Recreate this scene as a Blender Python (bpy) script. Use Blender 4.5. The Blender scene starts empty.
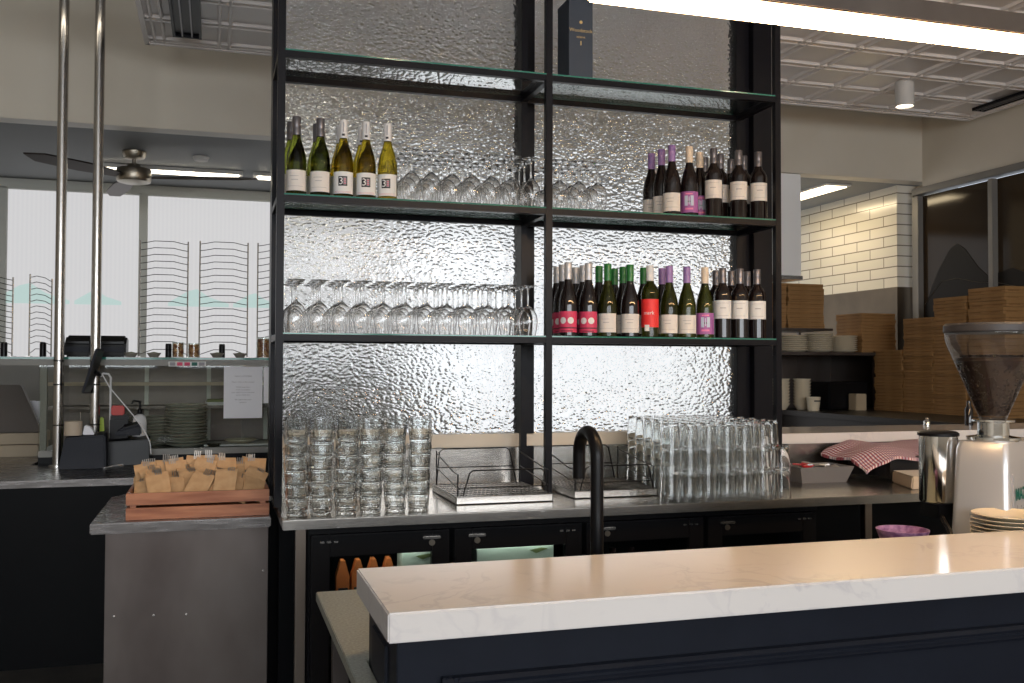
import bpy, bmesh, math, random
from mathutils import Vector, Matrix
random.seed(7)
C = bpy.context.scene.collection
PI = math.pi

# ------------------------------------------------------------------ camera
FPX, YAW, PIT, ROL, EYE = 971.0, .2965, .0256, .0029, 1.45
fwd = Vector((math.sin(YAW)*math.cos(PIT), math.cos(YAW)*math.cos(PIT), math.sin(PIT)))
rt0 = Vector((math.cos(YAW), -math.sin(YAW), 0))
up0 = rt0.cross(fwd)
RT = rt0*math.cos(ROL) + up0*math.sin(ROL)
UP = -rt0*math.sin(ROL) + up0*math.cos(ROL)
cam = bpy.data.cameras.new('camera')
camo = bpy.data.objects.new('camera', cam); C.objects.link(camo)
m = Matrix((RT, UP, -fwd)).transposed().to_4x4(); m.translation = (0, 0, EYE)
camo.matrix_world = m
cam.sensor_width = 36; cam.lens = FPX*36/1024; cam.clip_start = .05; cam.clip_end = 100
bpy.context.scene.camera = camo

def at(px, py, X=None, Y=None, z=None):
    """the point of the place seen at a photo position, on the plane X, Y or z"""
    d = (px-512)/FPX*RT - (py-341.5)/FPX*UP + fwd
    t = X/d.x if X is not None else Y/d.y if Y is not None else (z-EYE)/d.z
    p = d*t
    return Vector((p.x, p.y, p.z+EYE))

# ------------------------------------------------------------------ materials
def setin(b, k, v):
    if k in b.inputs: b.inputs[k].default_value = v
def mat(name, col, rough=.5, metal=0, trans=0, ior=1.45, coat=0, emit=None, es=0, spec=None, bump=None, aniso=None):
    m_ = bpy.data.materials.new(name); m_.use_nodes = True
    nt = m_.node_tree; b = nt.nodes['Principled BSDF']
    setin(b, 'Base Color', (*col, 1)); setin(b, 'Roughness', rough); setin(b, 'Metallic', metal)
    setin(b, 'Transmission Weight', trans); setin(b, 'IOR', ior); setin(b, 'Coat Weight', coat)
    if spec is not None: setin(b, 'Specular IOR Level', spec)
    if emit: setin(b, 'Emission Color', (*emit, 1)); setin(b, 'Emission Strength', es)
    if bump:   # (scale, strength, distance, type)
        tc = nt.nodes.new('ShaderNodeTexCoord')
        t = nt.nodes.new('ShaderNodeTexNoise' if bump[3] == 'noise' else 'ShaderNodeTexVoronoi')
        t.inputs['Scale'].default_value = bump[0]
        bp = nt.nodes.new('ShaderNodeBump'); bp.inputs['Strength'].default_value = bump[1]; bp.inputs['Distance'].default_value = bump[2]
        nt.links.new(tc.outputs['Object'], t.inputs['Vector'])
        nt.links.new(t.outputs[0], bp.inputs['Height']); nt.links.new(bp.outputs[0], b.inputs['Normal'])
    return m_
def vary(m_, c1, c2, scale, stretch=(1, 1, 1), detail=4, lo=.35, hi=.65, rough=None):
    """noise mottling between two own colours of the material"""
    nt = m_.node_tree; b = nt.nodes['Principled BSDF']
    tc = nt.nodes.new('ShaderNodeTexCoord'); mp = nt.nodes.new('ShaderNodeMapping')
    mp.inputs['Scale'].default_value = stretch
    t = nt.nodes.new('ShaderNodeTexNoise'); t.inputs['Scale'].default_value = scale; t.inputs['Detail'].default_value = detail
    r = nt.nodes.new('ShaderNodeValToRGB')
    r.color_ramp.elements[0].position = lo; r.color_ramp.elements[1].position = hi
    r.color_ramp.elements[0].color = (*c1, 1); r.color_ramp.elements[1].color = (*c2, 1)
    nt.links.new(tc.outputs['Object'], mp.inputs[0]); nt.links.new(mp.outputs[0], t.inputs['Vector'])
    nt.links.new(t.outputs[0], r.inputs[0]); nt.links.new(r.outputs[0], b.inputs['Base Color'])
    if rough:
        rr = nt.nodes.new('ShaderNodeMapRange'); rr.inputs['To Min'].default_value = rough[0]; rr.inputs['To Max'].default_value = rough[1]
        nt.links.new(t.outputs[0], rr.inputs[0]); nt.links.new(rr.outputs[0], b.inputs['Roughness'])
    return m_

M = {}
M['cream'] = vary(mat('cream_paint', (.6, .55, .45), .38), (.60, .545, .455), (.65, .595, .505), 1.5)
M['greyceil'] = mat('grey_soffit_paint', (.25, .26, .262), .6)
M['white_ceil'] = mat('white_ceiling_paint', (.62, .60, .57), .5)
M['tin'] = mat('pressed_metal_paint', (.80, .75, .72), .30)
M['floor'] = vary(mat('dark_floor_tile', (.05, .05, .05), .4), (.04, .038, .036), (.07, .066, .06), 6)
M['black'] = mat('black_steel', (.007, .007, .010), .33, spec=.16)
M['blackp'] = mat('black_plastic', (.004, .004, .005), .30, spec=.25)
M['navyp'] = mat('dark_navy_plastic', (.010, .012, .020), .5, spec=.3)
M['blackboard'] = mat('black_laminate', (.003, .0035, .0045), .35, spec=.12)
M['navy'] = vary(mat('navy_paint', (.008, .010, .017), .38, spec=.2), (.0075, .0095, .016), (.009, .0115, .019), 9)
M['steel'] = vary(mat('brushed_steel', (.46, .44, .41), .28, 1), (.43, .41, .385), (.50, .48, .45), 60, (.3, 4, 4), rough=(.20, .30))
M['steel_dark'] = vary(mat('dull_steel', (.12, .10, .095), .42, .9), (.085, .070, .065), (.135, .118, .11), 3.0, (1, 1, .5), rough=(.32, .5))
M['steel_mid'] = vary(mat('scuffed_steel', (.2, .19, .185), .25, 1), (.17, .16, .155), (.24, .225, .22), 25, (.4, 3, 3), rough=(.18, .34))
M['steel_edge'] = mat('steel_edge', (.30, .25, .21), .28, 1)
M['chrome'] = mat('chrome', (.8, .79, .77), .1, 1)
M['alu'] = mat('grey_aluminium_frame', (.42, .42, .38), .45, .3)
M['doorframe'] = mat('grey_door_frame', (.21, .20, .185), .45, .2)
M['nickel'] = mat('brushed_nickel', (.36, .32, .26), .3, 1)
M['grey_plastic'] = mat('grey_melamine', (.17, .17, .18), .45)
M['white_plastic'] = mat('white_plastic', (.75, .75, .76), .4)
M['paper'] = mat('white_paper', (.90, .90, .95), .7)
M['paperlabel'] = mat('cream_label_paper', (.74, .70, .66), .6)
M['whitelabel'] = mat('white_label_paper', (.76, .76, .75), .6)
M['ink'] = mat('label_ink', (.02, .02, .025), .6)
M['inkgrey'] = mat('grey_ink', (.35, .34, .36), .7)
M['gold'] = mat('gold_foil', (.75, .55, .25), .3, .8)
M['crimson'] = mat('crimson_label', (.62, .045, .12), .5)
M['redlabel'] = mat('red_label', (.80, .035, .035), .5)
M['purple'] = mat('purple_label', (.36, .12, .36), .5)
M['bluelabel'] = mat('pale_blue_print', (.50, .58, .70), .5)
M['pinkprint'] = mat('pink_print', (.80, .22, .42), .5)
M['capgrey'] = mat('grey_screwcap', (.16, .15, .16), .3, .5)
M['capwhite'] = mat('white_screwcap', (.72, .71, .71), .4)
M['capsilver'] = mat('silver_screwcap', (.52, .52, .54), .35, .3)
M['cappurple'] = mat('purple_screwcap', (.30, .18, .42), .35)
M['capgreen'] = mat('green_screwcap', (.02, .16, .035), .3)
M['capcream'] = mat('cream_screwcap', (.72, .60, .47), .4)
M['redwine'] = mat('dark_bottle_glass', (.010, .006, .006), .06, spec=.7)
M['olive'] = mat('olive_wine_glass', (.30, .22, .015), .03, trans=1, ior=1.36)
M['greenglass'] = mat('green_wine_glass', (.15, .17, .02), .03, trans=1, ior=1.36)
M['darkgreen'] = mat('deep_green_bottle_glass', (.05, .055, .006), .05, trans=.7, ior=1.4)
M['glass'] = mat('clear_glass', (1, 1, 1), .0, trans=1, ior=1.45)
M['tumbler'] = mat('pressed_glass', (.975, .99, 1), .0, trans=1, ior=1.48)
M['greenedge'] = mat('green_glass_edge', (.03, .17, .13), .1, spec=.6)
M['wood'] = vary(mat('crate_wood', (.36, .13, .06), .45), (.27, .085, .035), (.45, .18, .085), 5, (1, 8, 8))
M['kraft'] = vary(mat('kraft_paper', (.6, .36, .18), .8), (.55, .32, .155), (.64, .40, .21), 30)
M['card'] = vary(mat('pizza_box_card', (.36, .20, .075), .8), (.25, .135, .047), (.31, .172, .068), 8)
M['cardtab'] = mat('pizza_box_edge', (.19, .095, .03), .85)
M['porcelain'] = mat('cream_porcelain', (.62, .55, .42), .25)
M['stoneware'] = vary(mat('speckled_stoneware', (.5, .5, .45), .35), (.52, .53, .46), (.68, .68, .60), 60)
M['stonerim'] = mat('dark_stoneware_rim', (.30, .27, .23), .4)
M['beans'] = mat('roasted_beans', (.028, .012, .006), .5, spec=.25)
M['nuts'] = vary(mat('roast_nuts', (.4, .15, .05), .5), (.25, .06, .02), (.62, .34, .14), 45, lo=.4, hi=.6)
M['greens'] = mat('chopped_herbs', (.22, .26, .10), .7)
M['white_lit'] = mat('hood_glare_white', (.92, .92, .92), .3)  # brightness of the light falling on the hood put into a near-white base
M['red'] = mat('red_plastic', (.55, .03, .02), .4)
M['lime'] = mat('lime_plastic', (.45, .6, .05), .4)
M['bench_dark'] = mat('dark_kitchen_steel', (.03, .026, .024), .38, .6)
M['bronze'] = vary(mat('warm_steel_cladding', (.11, .08, .055), .35, .8), (.085, .065, .045), (.14, .105, .07), 2)
M['pole'] = mat('satin_pole_steel', (.50, .48, .46), .22, 1)
M['cutlery'] = mat('worn_cutlery_steel', (.42, .40, .38), .45, 1)
M['casemetal'] = mat('case_grey_metal', (.16, .155, .14), .45, .4)
M['mint'] = mat('mint_carton', (.70, .78, .68), .5)
M['orange'] = mat('orange_carton', (.6, .16, .04), .5)
M['grinder'] = mat('silver_grinder_paint', (.50, .49, .47), .34, .55)
M['grinder_white'] = mat('polished_aluminium', (.56, .56, .58), .30, .55)
M['lid'] = mat('grey_hopper_lid', (.035, .035, .04), .45)
M['tealink'] = mat('teal_print', (.0, .12, .09), .5)
M['purpledish'] = vary(mat('purple_glaze', (.2, .07, .2), .4), (.14, .05, .15), (.34, .18, .32), 60)
M['blackcloth'] = mat('black_cloth', (.008, .008, .01), .9)
M['boxnavy'] = mat('slate_navy_card', (.028, .040, .062), .45)
M['board'] = mat('natural_paper_ream', (.52, .43, .33), .7)
M['redpack'] = mat('red_sachet', (.5, .02, .03), .4)
M['silverpack'] = mat('silver_sachet', (.5, .48, .46), .3, .7)
M['tan'] = mat('beige_plastic', (.36, .29, .2), .5)
M['screenback'] = mat('bronze_plastic', (.10, .085, .075), .5)
M['doorglass'] = mat('dark_tinted_glass', (.036, .023, .011), .10, spec=.25)
M['motif'] = mat('frosted_dark_motif', (.014, .011, .008), .40, spec=.15)
M['motifline'] = mat('frosted_motif_line', (.07, .06, .045), .4)
M['tealmotif'] = mat('frosted_teal_motif', (.1, .1, .1), .6, emit=(.46, .60, .575), es=1.0)  # film glows along with the pane, daylight put into its emission
M['led'] = mat('led_diffuser', (.9, .9, .9), .5, emit=(1.0, .61, .29), es=52)
M['tubelight'] = mat('tube_diffuser', (.9, .9, .9), .5, emit=(1.0, .90, .72), es=5)
M['warmlight'] = mat('warm_panel_diffuser', (.9, .9, .9), .5, emit=(1.0, .80, .50), es=5)
M['coollight'] = mat('downlight_lens', (.9, .9, .9), .5, emit=(1.0, .85, .65), es=6)
M['spotlens'] = mat('spotlight_lens', (.9, .9, .9), .5, emit=(1.0, .80, .55), es=260)
M['fridgefill'] = mat('fridge_fill_strip', (.9, .9, .9), .5, emit=(.9, 1.0, .95), es=10.0)

def pane_material():      # obscured shop window with outside daylight put in as its own glow, fine vertical ribs
    m_ = mat('frosted_window', (.5, .5, .5), .5)
    nt = m_.node_tree; b = nt.nodes['Principled BSDF']
    tc = nt.nodes.new('ShaderNodeTexCoord'); mp = nt.nodes.new('ShaderNodeMapping'); mp.inputs['Scale'].default_value = (1, 0, 0)
    w = nt.nodes.new('ShaderNodeTexWave'); w.inputs['Scale'].default_value = 9; w.inputs['Distortion'].default_value = 0
    r = nt.nodes.new('ShaderNodeValToRGB')
    r.color_ramp.elements[0].color = (.585, .58, .59, 1); r.color_ramp.elements[1].color = (.61, .605, .61, 1)
    nt.links.new(tc.outputs['Object'], mp.inputs[0]); nt.links.new(mp.outputs[0], w.inputs['Vector']); nt.links.new(w.outputs[0], r.inputs[0])
    nt.links.new(r.outputs[0], b.inputs['Emission Color']); b.inputs['Emission Strength'].default_value = 1.0
    setin(b, 'Base Color', (.1, .1, .1, 1))
    return m_
M['pane'] = pane_material()
M['pane_bright'] = mat('frosted_window_bright_glow', (.1, .1, .1), .5, emit=(.95, .97, 1.0), es=1.05)  # same frosted pane with a stronger glow standing for brighter daylight

def textured_glass():     # hammered / rain glass
    m_ = bpy.data.materials.new('hammered_glass'); m_.use_nodes = True
    nt = m_.node_tree; b = nt.nodes['Principled BSDF']
    setin(b, 'Base Color', (.97, .98, .98, 1)); setin(b, 'Roughness', .11); setin(b, 'Transmission Weight', 1); setin(b, 'IOR', 1.5)
    tc = nt.nodes.new('ShaderNodeTexCoord')
    n = nt.nodes.new('ShaderNodeTexNoise'); n.inputs['Scale'].default_value = 16; n.inputs['Detail'].default_value = 1
    mixv = nt.nodes.new('ShaderNodeMixRGB'); mixv.inputs[0].default_value = .022
    mp = nt.nodes.new('ShaderNodeMapping'); mp.inputs['Scale'].default_value = (.75, 1, 1.15)
    v = nt.nodes.new('ShaderNodeTexVoronoi'); v.feature = 'SMOOTH_F1'; v.inputs['Scale'].default_value = 76
    if 'Smoothness' in v.inputs: v.inputs['Smoothness'].default_value = .6
    bp = nt.nodes.new('ShaderNodeBump'); bp.inputs['Strength'].default_value = .9; bp.inputs['Distance'].default_value = .0052
    nt.links.new(tc.outputs['Object'], n.inputs['Vector']); nt.links.new(tc.outputs['Object'], mixv.inputs[1]); nt.links.new(n.outputs[1], mixv.inputs[2])
    nt.links.new(mixv.outputs[0], mp.inputs[0]); nt.links.new(mp.outputs[0], v.inputs['Vector'])
    nt.links.new(v.outputs['Distance'], bp.inputs['Height']); nt.links.new(bp.outputs[0], b.inputs['Normal'])
    return m_
M['hammered'] = textured_glass()
M['smoothback'] = mat('smooth_glass_back', (.97, .98, .98), .10, trans=1, ior=1.5)

def sheet_glass(name, tint, f=.06, top=.85, haze=0, blend=.25, hazecol=(.85, .9, .95)):     # thin flat clear sheet: straight-through plus mirror share
    m_ = bpy.data.materials.new(name); m_.use_nodes = True; nt = m_.node_tree; nt.nodes.clear()
    o = nt.nodes.new('ShaderNodeOutputMaterial'); mx = nt.nodes.new('ShaderNodeMixShader')
    t = nt.nodes.new('ShaderNodeBsdfTransparent'); t.inputs[0].default_value = (*tint, 1)
    g = nt.nodes.new('ShaderNodeBsdfGlossy'); g.inputs['Roughness'].default_value = .02
    lw = nt.nodes.new('ShaderNodeLayerWeight'); lw.inputs['Blend'].default_value = blend
    mr = nt.nodes.new('ShaderNodeMapRange'); mr.inputs['To Min'].default_value = f; mr.inputs['To Max'].default_value = top
    nt.links.new(lw.outputs['Fresnel'], mr.inputs[0]); nt.links.new(mr.outputs[0], mx.inputs[0])
    nt.links.new(t.outputs[0], mx.inputs[1]); nt.links.new(g.outputs[0], mx.inputs[2]); out = mx
    if haze:
        df = nt.nodes.new('ShaderNodeBsdfDiffuse'); df.inputs[0].default_value = (*hazecol, 1)
        tl = nt.nodes.new('ShaderNodeBsdfTranslucent'); tl.inputs[0].default_value = (*hazecol, 1)
        m1 = nt.nodes.new('ShaderNodeMixShader'); m2 = nt.nodes.new('ShaderNodeMixShader'); m2.inputs[0].default_value = haze
        nt.links.new(df.outputs[0], m1.inputs[1]); nt.links.new(tl.outputs[0], m1.inputs[2])
        nt.links.new(mx.outputs[0], m2.inputs[1]); nt.links.new(m1.outputs[0], m2.inputs[2]); out = m2
    nt.links.new(out.outputs[0], o.inputs[0])
    return m_
M['sheet'] = sheet_glass('shelf_sheet_glass', (.90, .96, .94))
M['case'] = sheet_glass('display_case_glass', (.90, .92, .90), .03, .4)
M['hopper'] = sheet_glass('clear_hopper_plastic', (.90, .91, .93), .05, .6, .015)
M['thin'] = mat('pressed_glass', (.99, 1, 1), .0, trans=1, ior=1.38)
M['fridgeglass'] = sheet_glass('fridge_door_glass', (.75, .78, .76), .03)

def stone():
    m_ = mat('marbled_stone', (.75, .72, .70), .13, spec=.6)
    nt = m_.node_tree; b = nt.nodes['Principled BSDF']
    tc = nt.nodes.new('ShaderNodeTexCoord')
    n1 = nt.nodes.new('ShaderNodeTexNoise'); n1.inputs['Scale'].default_value = 6.5; n1.inputs['Detail'].default_value = 9; n1.inputs['Distortion'].default_value = 1.4
    r1 = nt.nodes.new('ShaderNodeValToRGB')
    e = r1.color_ramp.elements; e[0].position = .46; e[1].position = .54; e[0].color = (.70, .665, .645, 1); e[1].color = (.70, .665, .645, 1)
    k = r1.color_ramp.elements.new(.50); k.color = (.57, .54, .55, 1)
    n2 = nt.nodes.new('ShaderNodeTexNoise'); n2.inputs['Scale'].default_value = 2.2; n2.inputs['Detail'].default_value = 3
    r2 = nt.nodes.new('ShaderNodeValToRGB'); r2.color_ramp.elements[0].position = .5; r2.color_ramp.elements[1].position = .68
    mx = nt.nodes.new('ShaderNodeMixRGB'); mx.inputs[1].default_value = (.72, .685, .665, 1)
    for n in (n1, n2): nt.links.new(tc.outputs['Object'], n.inputs['Vector'])
    nt.links.new(n1.outputs[0], r1.inputs[0]); nt.links.new(n2.outputs[0], r2.inputs[0])
    nt.links.new(r2.outputs[0], mx.inputs[0]); nt.links.new(r1.outputs[0], mx.inputs[2]); nt.links.new(mx.outputs[0], b.inputs['Base Color'])
    return m_
M['stone'] = stone()

def tiles():
    m_ = mat('cream_wall_tile', (.8, .75, .62), .15)
    nt = m_.node_tree; b = nt.nodes['Principled BSDF']
    tc = nt.nodes.new('ShaderNodeTexCoord'); sx = nt.nodes.new('ShaderNodeSeparateXYZ'); cb = nt.nodes.new('ShaderNodeCombineXYZ')
    ad = nt.nodes.new('ShaderNodeMath'); ad.operation = 'ADD'
    br = nt.nodes.new('ShaderNodeTexBrick'); br.inputs['Scale'].default_value = 1
    br.inputs['Brick Width'].default_value = .37; br.inputs['Row Height'].default_value = .0905; br.inputs['Mortar Size'].default_value = .005
    br.inputs['Color1'].default_value = (.66, .62, .52, 1); br.inputs['Color2'].default_value = (.71, .66, .56, 1); br.inputs['Mortar'].default_value = (.22, .19, .14, 1)
    nt.links.new(tc.outputs['Object'], sx.inputs[0])
    nt.links.new(sx.outputs[0], ad.inputs[0]); nt.links.new(sx.outputs[1], ad.inputs[1])
    nt.links.new(ad.outputs[0], cb.inputs[0]); nt.links.new(sx.outputs[2], cb.inputs[1])
    nt.links.new(cb.outputs[0], br.inputs['Vector']); nt.links.new(br.outputs[0], b.inputs['Base Color'])
    return m_
M['tiles'] = tiles()

def check_cloth():
    m_ = mat('checked_tea_towel', (.6, .5, .5), .9)
    nt = m_.node_tree; b = nt.nodes['Principled BSDF']
    tc = nt.nodes.new('ShaderNodeTexCoord')
    outs = []
    for d, s in (('X', 24), ('Y', 17)):
        w = nt.nodes.new('ShaderNodeTexWave'); w.bands_direction = d; w.inputs['Scale'].default_value = s; w.inputs['Distortion'].default_value = .6
        r = nt.nodes.new('ShaderNodeValToRGB'); r.color_ramp.elements[0].position = .45; r.color_ramp.elements[1].position = .6
        nt.links.new(tc.outputs['Object'], w.inputs['Vector']); nt.links.new(w.outputs[0], r.inputs[0]); outs.append(r)
    outs[0].color_ramp.elements[0].color = (.80, .70, .71, 1); outs[0].color_ramp.elements[1].color = (.40, .10, .13, 1)
    outs[1].color_ramp.elements[0].color = (1, 1, 1, 1); outs[1].color_ramp.elements[1].color = (.60, .58, .72, 1)
    mx = nt.nodes.new('ShaderNodeMixRGB'); mx.blend_type = 'MULTIPLY'; mx.inputs[0].default_value = 1
    nt.links.new(outs[0].outputs[0], mx.inputs[1]); nt.links.new(outs[1].outputs[0], mx.inputs[2]); nt.links.new(mx.outputs[0], b.inputs['Base Color'])
    return m_
M['check'] = check_cloth()

# ------------------------------------------------------------------ mesh helpers
class MB:
    def __init__(s): s.v = []; s.f = []; s.m = []; s.s = []
    def add(s, vs, fs, mi=0, smooth=False):
        n = len(s.v); s.v += [Vector(v) for v in vs]
        for f in fs: s.f.append([n+i for i in f]); s.m.append(mi); s.s.append(smooth)
        return s
    def box(s, x0, y0, z0, x1, y1, z1, mi=0):
        return s.add([(x0,y0,z0),(x1,y0,z0),(x1,y1,z0),(x0,y1,z0),(x0,y0,z1),(x1,y0,z1),(x1,y1,z1),(x0,y1,z1)],
                     [(3,2,1,0),(4,5,6,7),(0,1,5,4),(1,2,6,5),(2,3,7,6),(3,0,4,7)], mi)
    def hexa(s, p, mi=0):   # 8 corners in box order
        return s.add(p, [(3,2,1,0),(4,5,6,7),(0,1,5,4),(1,2,6,5),(2,3,7,6),(3,0,4,7)], mi)
    def lathe(s, prof, seg=24, c=(0,0,0), mi=0, closed=False, smooth=True):
        """prof: (r, z) list; r = 0 ends are closed"""
        n0 = len(s.v); vs = []; rings = []
        for r, z in prof:
            if r < 1e-6: rings.append([len(vs)]); vs.append((c[0], c[1], c[2]+z))
            else:
                rings.append(list(range(len(vs), len(vs)+seg)))
                vs += [(c[0]+r*math.cos(2*PI*i/seg), c[1]+r*math.sin(2*PI*i/seg), c[2]+z) for i in range(seg)]
        fs = []; prs = list(zip(rings, rings[1:]))
        if closed: prs.append((rings[-1], rings[0]))
        for a, b in prs:
            for i in range(seg):
                j = (i+1) % seg
                if len(a) == 1 and len(b) == 1: break
                if len(a) == 1: fs.append((a[0], b[j], b[i]))
                elif len(b) == 1: fs.append((a[i], a[j], b[0]))
                else: fs.append((a[i], a[j], b[j], b[i]))
        return s.add(vs, fs, mi, smooth)
    def tube(s, pts, r, seg=8, mi=0, closed=False, cap=True):
        pts = [Vector(p) for p in pts]; n = len(pts); vs = []; fs = []
        rr = r if isinstance(r, (list, tuple)) else [r]*n
        prev = None
        for i, p in enumerate(pts):
            a = pts[i-1] if (i or closed) else p; b = pts[(i+1) % n] if (i < n-1 or closed) else p
            t = (b-a).normalized()
            if prev is None:
                q = Vector((0, 0, 1)) if abs(t.z) < .9 else Vector((1, 0, 0))
                u = t.cross(q).normalized()
            else: u = (prev - t*prev.dot(t)).normalized()
            prev = u; w = t.cross(u)
            vs += [p + (u*math.cos(2*PI*k/seg) + w*math.sin(2*PI*k/seg))*rr[i] for k in range(seg)]
        m_ = n if closed else n-1
        for i in range(m_):
            for k in range(seg):
                k2 = (k+1) % seg; i2 = (i+1) % n
                fs.append((i*seg+k, i*seg+k2, i2*seg+k2, i2*seg+k))
        if cap and not closed: fs.append(tuple(range(seg))[::-1]); fs.append(tuple((n-1)*seg+k for k in range(seg)))
        return s.add(vs, fs, mi, True)
    def prism(s, poly, axis, a, b, mi=0):
        """poly: 2-D outline; axis 'x': (y,z) extruded in x, 'y': (x,z) in y, 'z': (x,y) in z"""
        def P3(p, t): return {'x': (t, p[0], p[1]), 'y': (p[0], t, p[1]), 'z': (p[0], p[1], t)}[axis]
        n = len(poly)
        return s.add([P3(p, a) for p in poly] + [P3(p, b) for p in poly],
                     [tuple(range(n)), tuple(range(n, 2*n))[::-1]] + [(i, i+n, (i+1) % n + n, (i+1) % n) for i in range(n)], mi)
    def wrap(s, a0, a1, z0, z1, r, mi=0, n=14, th=.0004):
        """a patch on a cylinder about z; angle 0 faces -y"""
        vs = []; fs = []
        for i in range(n+1):
            a = a0+(a1-a0)*i/n
            x, y = math.sin(a), -math.cos(a)
            vs += [(x*r, y*r, z0), (x*r, y*r, z1), (x*(r-th), y*(r-th), z1), (x*(r-th), y*(r-th), z0)]
        for i in range(n):
            k = 4*i
            for j in range(4): fs.append((k+j, k+4+j, k+4+(j+1) % 4, k+(j+1) % 4))
        fs.append((0, 1, 2, 3)); fs.append((4*n+3, 4*n+2, 4*n+1, 4*n))
        return s.add(vs, fs, mi, False)
    def back(s, k=4):     # gives the +y side of a single box its second material
        s.m[4] = 1; return s
    def xf(s, mt, start=0):
        for i in range(start, len(s.v)): s.v[i] = mt @ s.v[i]
        return s
    def build(s, name, mats, parent=None, local=False, bev=0, bseg=2):
        if not isinstance(mats, (list, tuple)): mats = [mats]
        me = bpy.data.meshes.new(name)
        if parent is not None:
            off = Vector((0, 0, 0)); p = parent
            while p is not None: off += p.location; p = p.parent
            if local: off = Vector((0, 0, 0))
        elif local: off = Vector((0, 0, 0))
        else:
            lo = Vector((min(v.x for v in s.v), min(v.y for v in s.v), min(v.z for v in s.v)))
            hi = Vector((max(v.x for v in s.v), max(v.y for v in s.v), max(v.z for v in s.v)))
            off = Vector(((lo.x+hi.x)/2, (lo.y+hi.y)/2, lo.z))
        me.from_pydata([v-off for v in s.v], [], s.f)
        for mm in mats: me.materials.append(M[mm] if isinstance(mm, str) else mm)
        for p, mi, sm in zip(me.polygons, s.m, s.s): p.material_index = mi; p.use_smooth = sm
        bm = bmesh.new(); bm.from_mesh(me)
        bmesh.ops.recalc_face_normals(bm, faces=bm.faces)
        if bev:
            es = [e for e in bm.edges if len(e.link_faces) == 2 and e.calc_face_angle(0) > .5]
            bmesh.ops.bevel(bm, geom=es, offset=bev, segments=bseg, affect='EDGES', clamp_overlap=True)
        bm.to_mesh(me); bm.free()
        if any(s.s):
            try: me.set_sharp_from_angle(angle=math.radians(40))
            except Exception: pass
        o = bpy.data.objects.new(name, me); C.objects.link(o)
        if parent is not None: o.parent = parent
        else: o.location = off
        return o

def tag(o, label, cat, group=None, kind=None):
    if label: o['label'] = label
    if cat: o['category'] = cat
    if group: o['group'] = group
    if kind: o['kind'] = kind
    return o
def thing(name, label, cat, loc=(0, 0, 0), rz=0, group=None):
    o = bpy.data.objects.new(name, None); C.objects.link(o); o.empty_display_size = .05
    o.location = loc; o.rotation_euler = (0, 0, rz)
    return tag(o, label, cat, group)
def struct(o):
    o['kind'] = 'structure'; return o
def dup(root, loc, rz=0, label=None, group=None, rot=None):
    kids = list(root.children)
    r = root.copy(); C.objects.link(r); r.location = loc; r.rotation_euler = rot if rot else (0, 0, rz)
    if label: r['label'] = label
    if group: r['group'] = group
    for ch in kids:
        c = ch.copy(); C.objects.link(c); c.parent = r
        for g in ch.children:
            d = g.copy(); C.objects.link(d); d.parent = c
    return r
class Spawner:
    """first use moves the prototype itself, later ones are copies"""
    def __init__(s, root): s.r = root; s.used = False
    def __call__(s, loc, rz=0, label=None, group=None, rot=None):
        if not s.used:
            s.used = True; r = s.r; s.src = r
            r.location = loc; r.rotation_euler = rot if rot else (0, 0, rz)
            if label: r['label'] = label
            if group: r['group'] = group
            return r
        return dup(s.r, loc, rz, label, group, rot)
ORD = ['first','second','third','fourth','fifth','sixth','seventh','eighth','ninth','tenth','eleventh','twelfth','thirteenth','fourteenth','fifteenth',
       'sixteenth','seventeenth','eighteenth','nineteenth','twentieth','twenty-first','twenty-second','twenty-third','twenty-fourth','twenty-fifth',
       'twenty-sixth','twenty-seventh','twenty-eighth','twenty-ninth','thirtieth','thirty-first','thirty-second']
ROW = ['front row', 'second row back', 'third row back', 'fourth row back', 'fifth row back']

def text_poly(txt, size, align='CENTER', bold=0):
    cu = bpy.data.curves.new('t', 'FONT'); cu.body = txt; cu.size = size; cu.align_x = align; cu.resolution_u = 2; cu.offset = bold
    o = bpy.data.objects.new('t', cu); C.objects.link(o)
    bpy.context.view_layer.update()
    me = o.evaluated_get(bpy.context.evaluated_depsgraph_get()).to_mesh()
    vs = [v.co.copy() for v in me.vertices]; fs = [list(p.vertices) for p in me.polygons]
    o.evaluated_get(bpy.context.evaluated_depsgraph_get()).to_mesh_clear()
    bpy.data.objects.remove(o); bpy.data.curves.remove(cu)
    return vs, fs
def text_wrap(mb, txt, size, r, z, a0=0, mi=0):
    vs, fs = text_poly(txt, size)
    mb.add([(math.sin(a0+v.x/r)*r, -math.cos(a0+v.x/r)*r, z+v.y) for v in vs], fs, mi)
def text_flat(mb, txt, size, o, ux, uz, mi=0, bold=0):
    vs, fs = text_poly(txt, size, bold=bold); o = Vector(o); ux = Vector(ux); uz = Vector(uz)
    mb.add([o+ux*v.x+uz*v.y for v in vs], fs, mi)

# ------------------------------------------------------------------ the setting
RZ, LZ = 3.40, 3.02        # raft height, lower ceiling height
BY, WY = 6.80, 9.0         # bulkhead plane, far window plane
XR = 5.70
struct(MB().box(-4.2, -5.2, -.1, 6.2, 9.4, 0).build('floor', 'floor'))
struct(MB().box(-4.2, -5.2, 4.3, 6.2, 6.8, 4.4).build('ceiling', 'white_ceil'))
struct(MB().box(-4.2, BY+.15, LZ, 6.2, 9.4, LZ+.12).build('ceiling', 'greyceil'))
struct(MB().box(-4.2, BY, LZ, XR+.2, BY+.15, 4.3).build('wall_back', 'cream', bev=.004))
struct(MB().box(-4.2, -5.2, 0, -4.05, 9.4, 4.3).build('wall_left', 'cream'))
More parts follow.
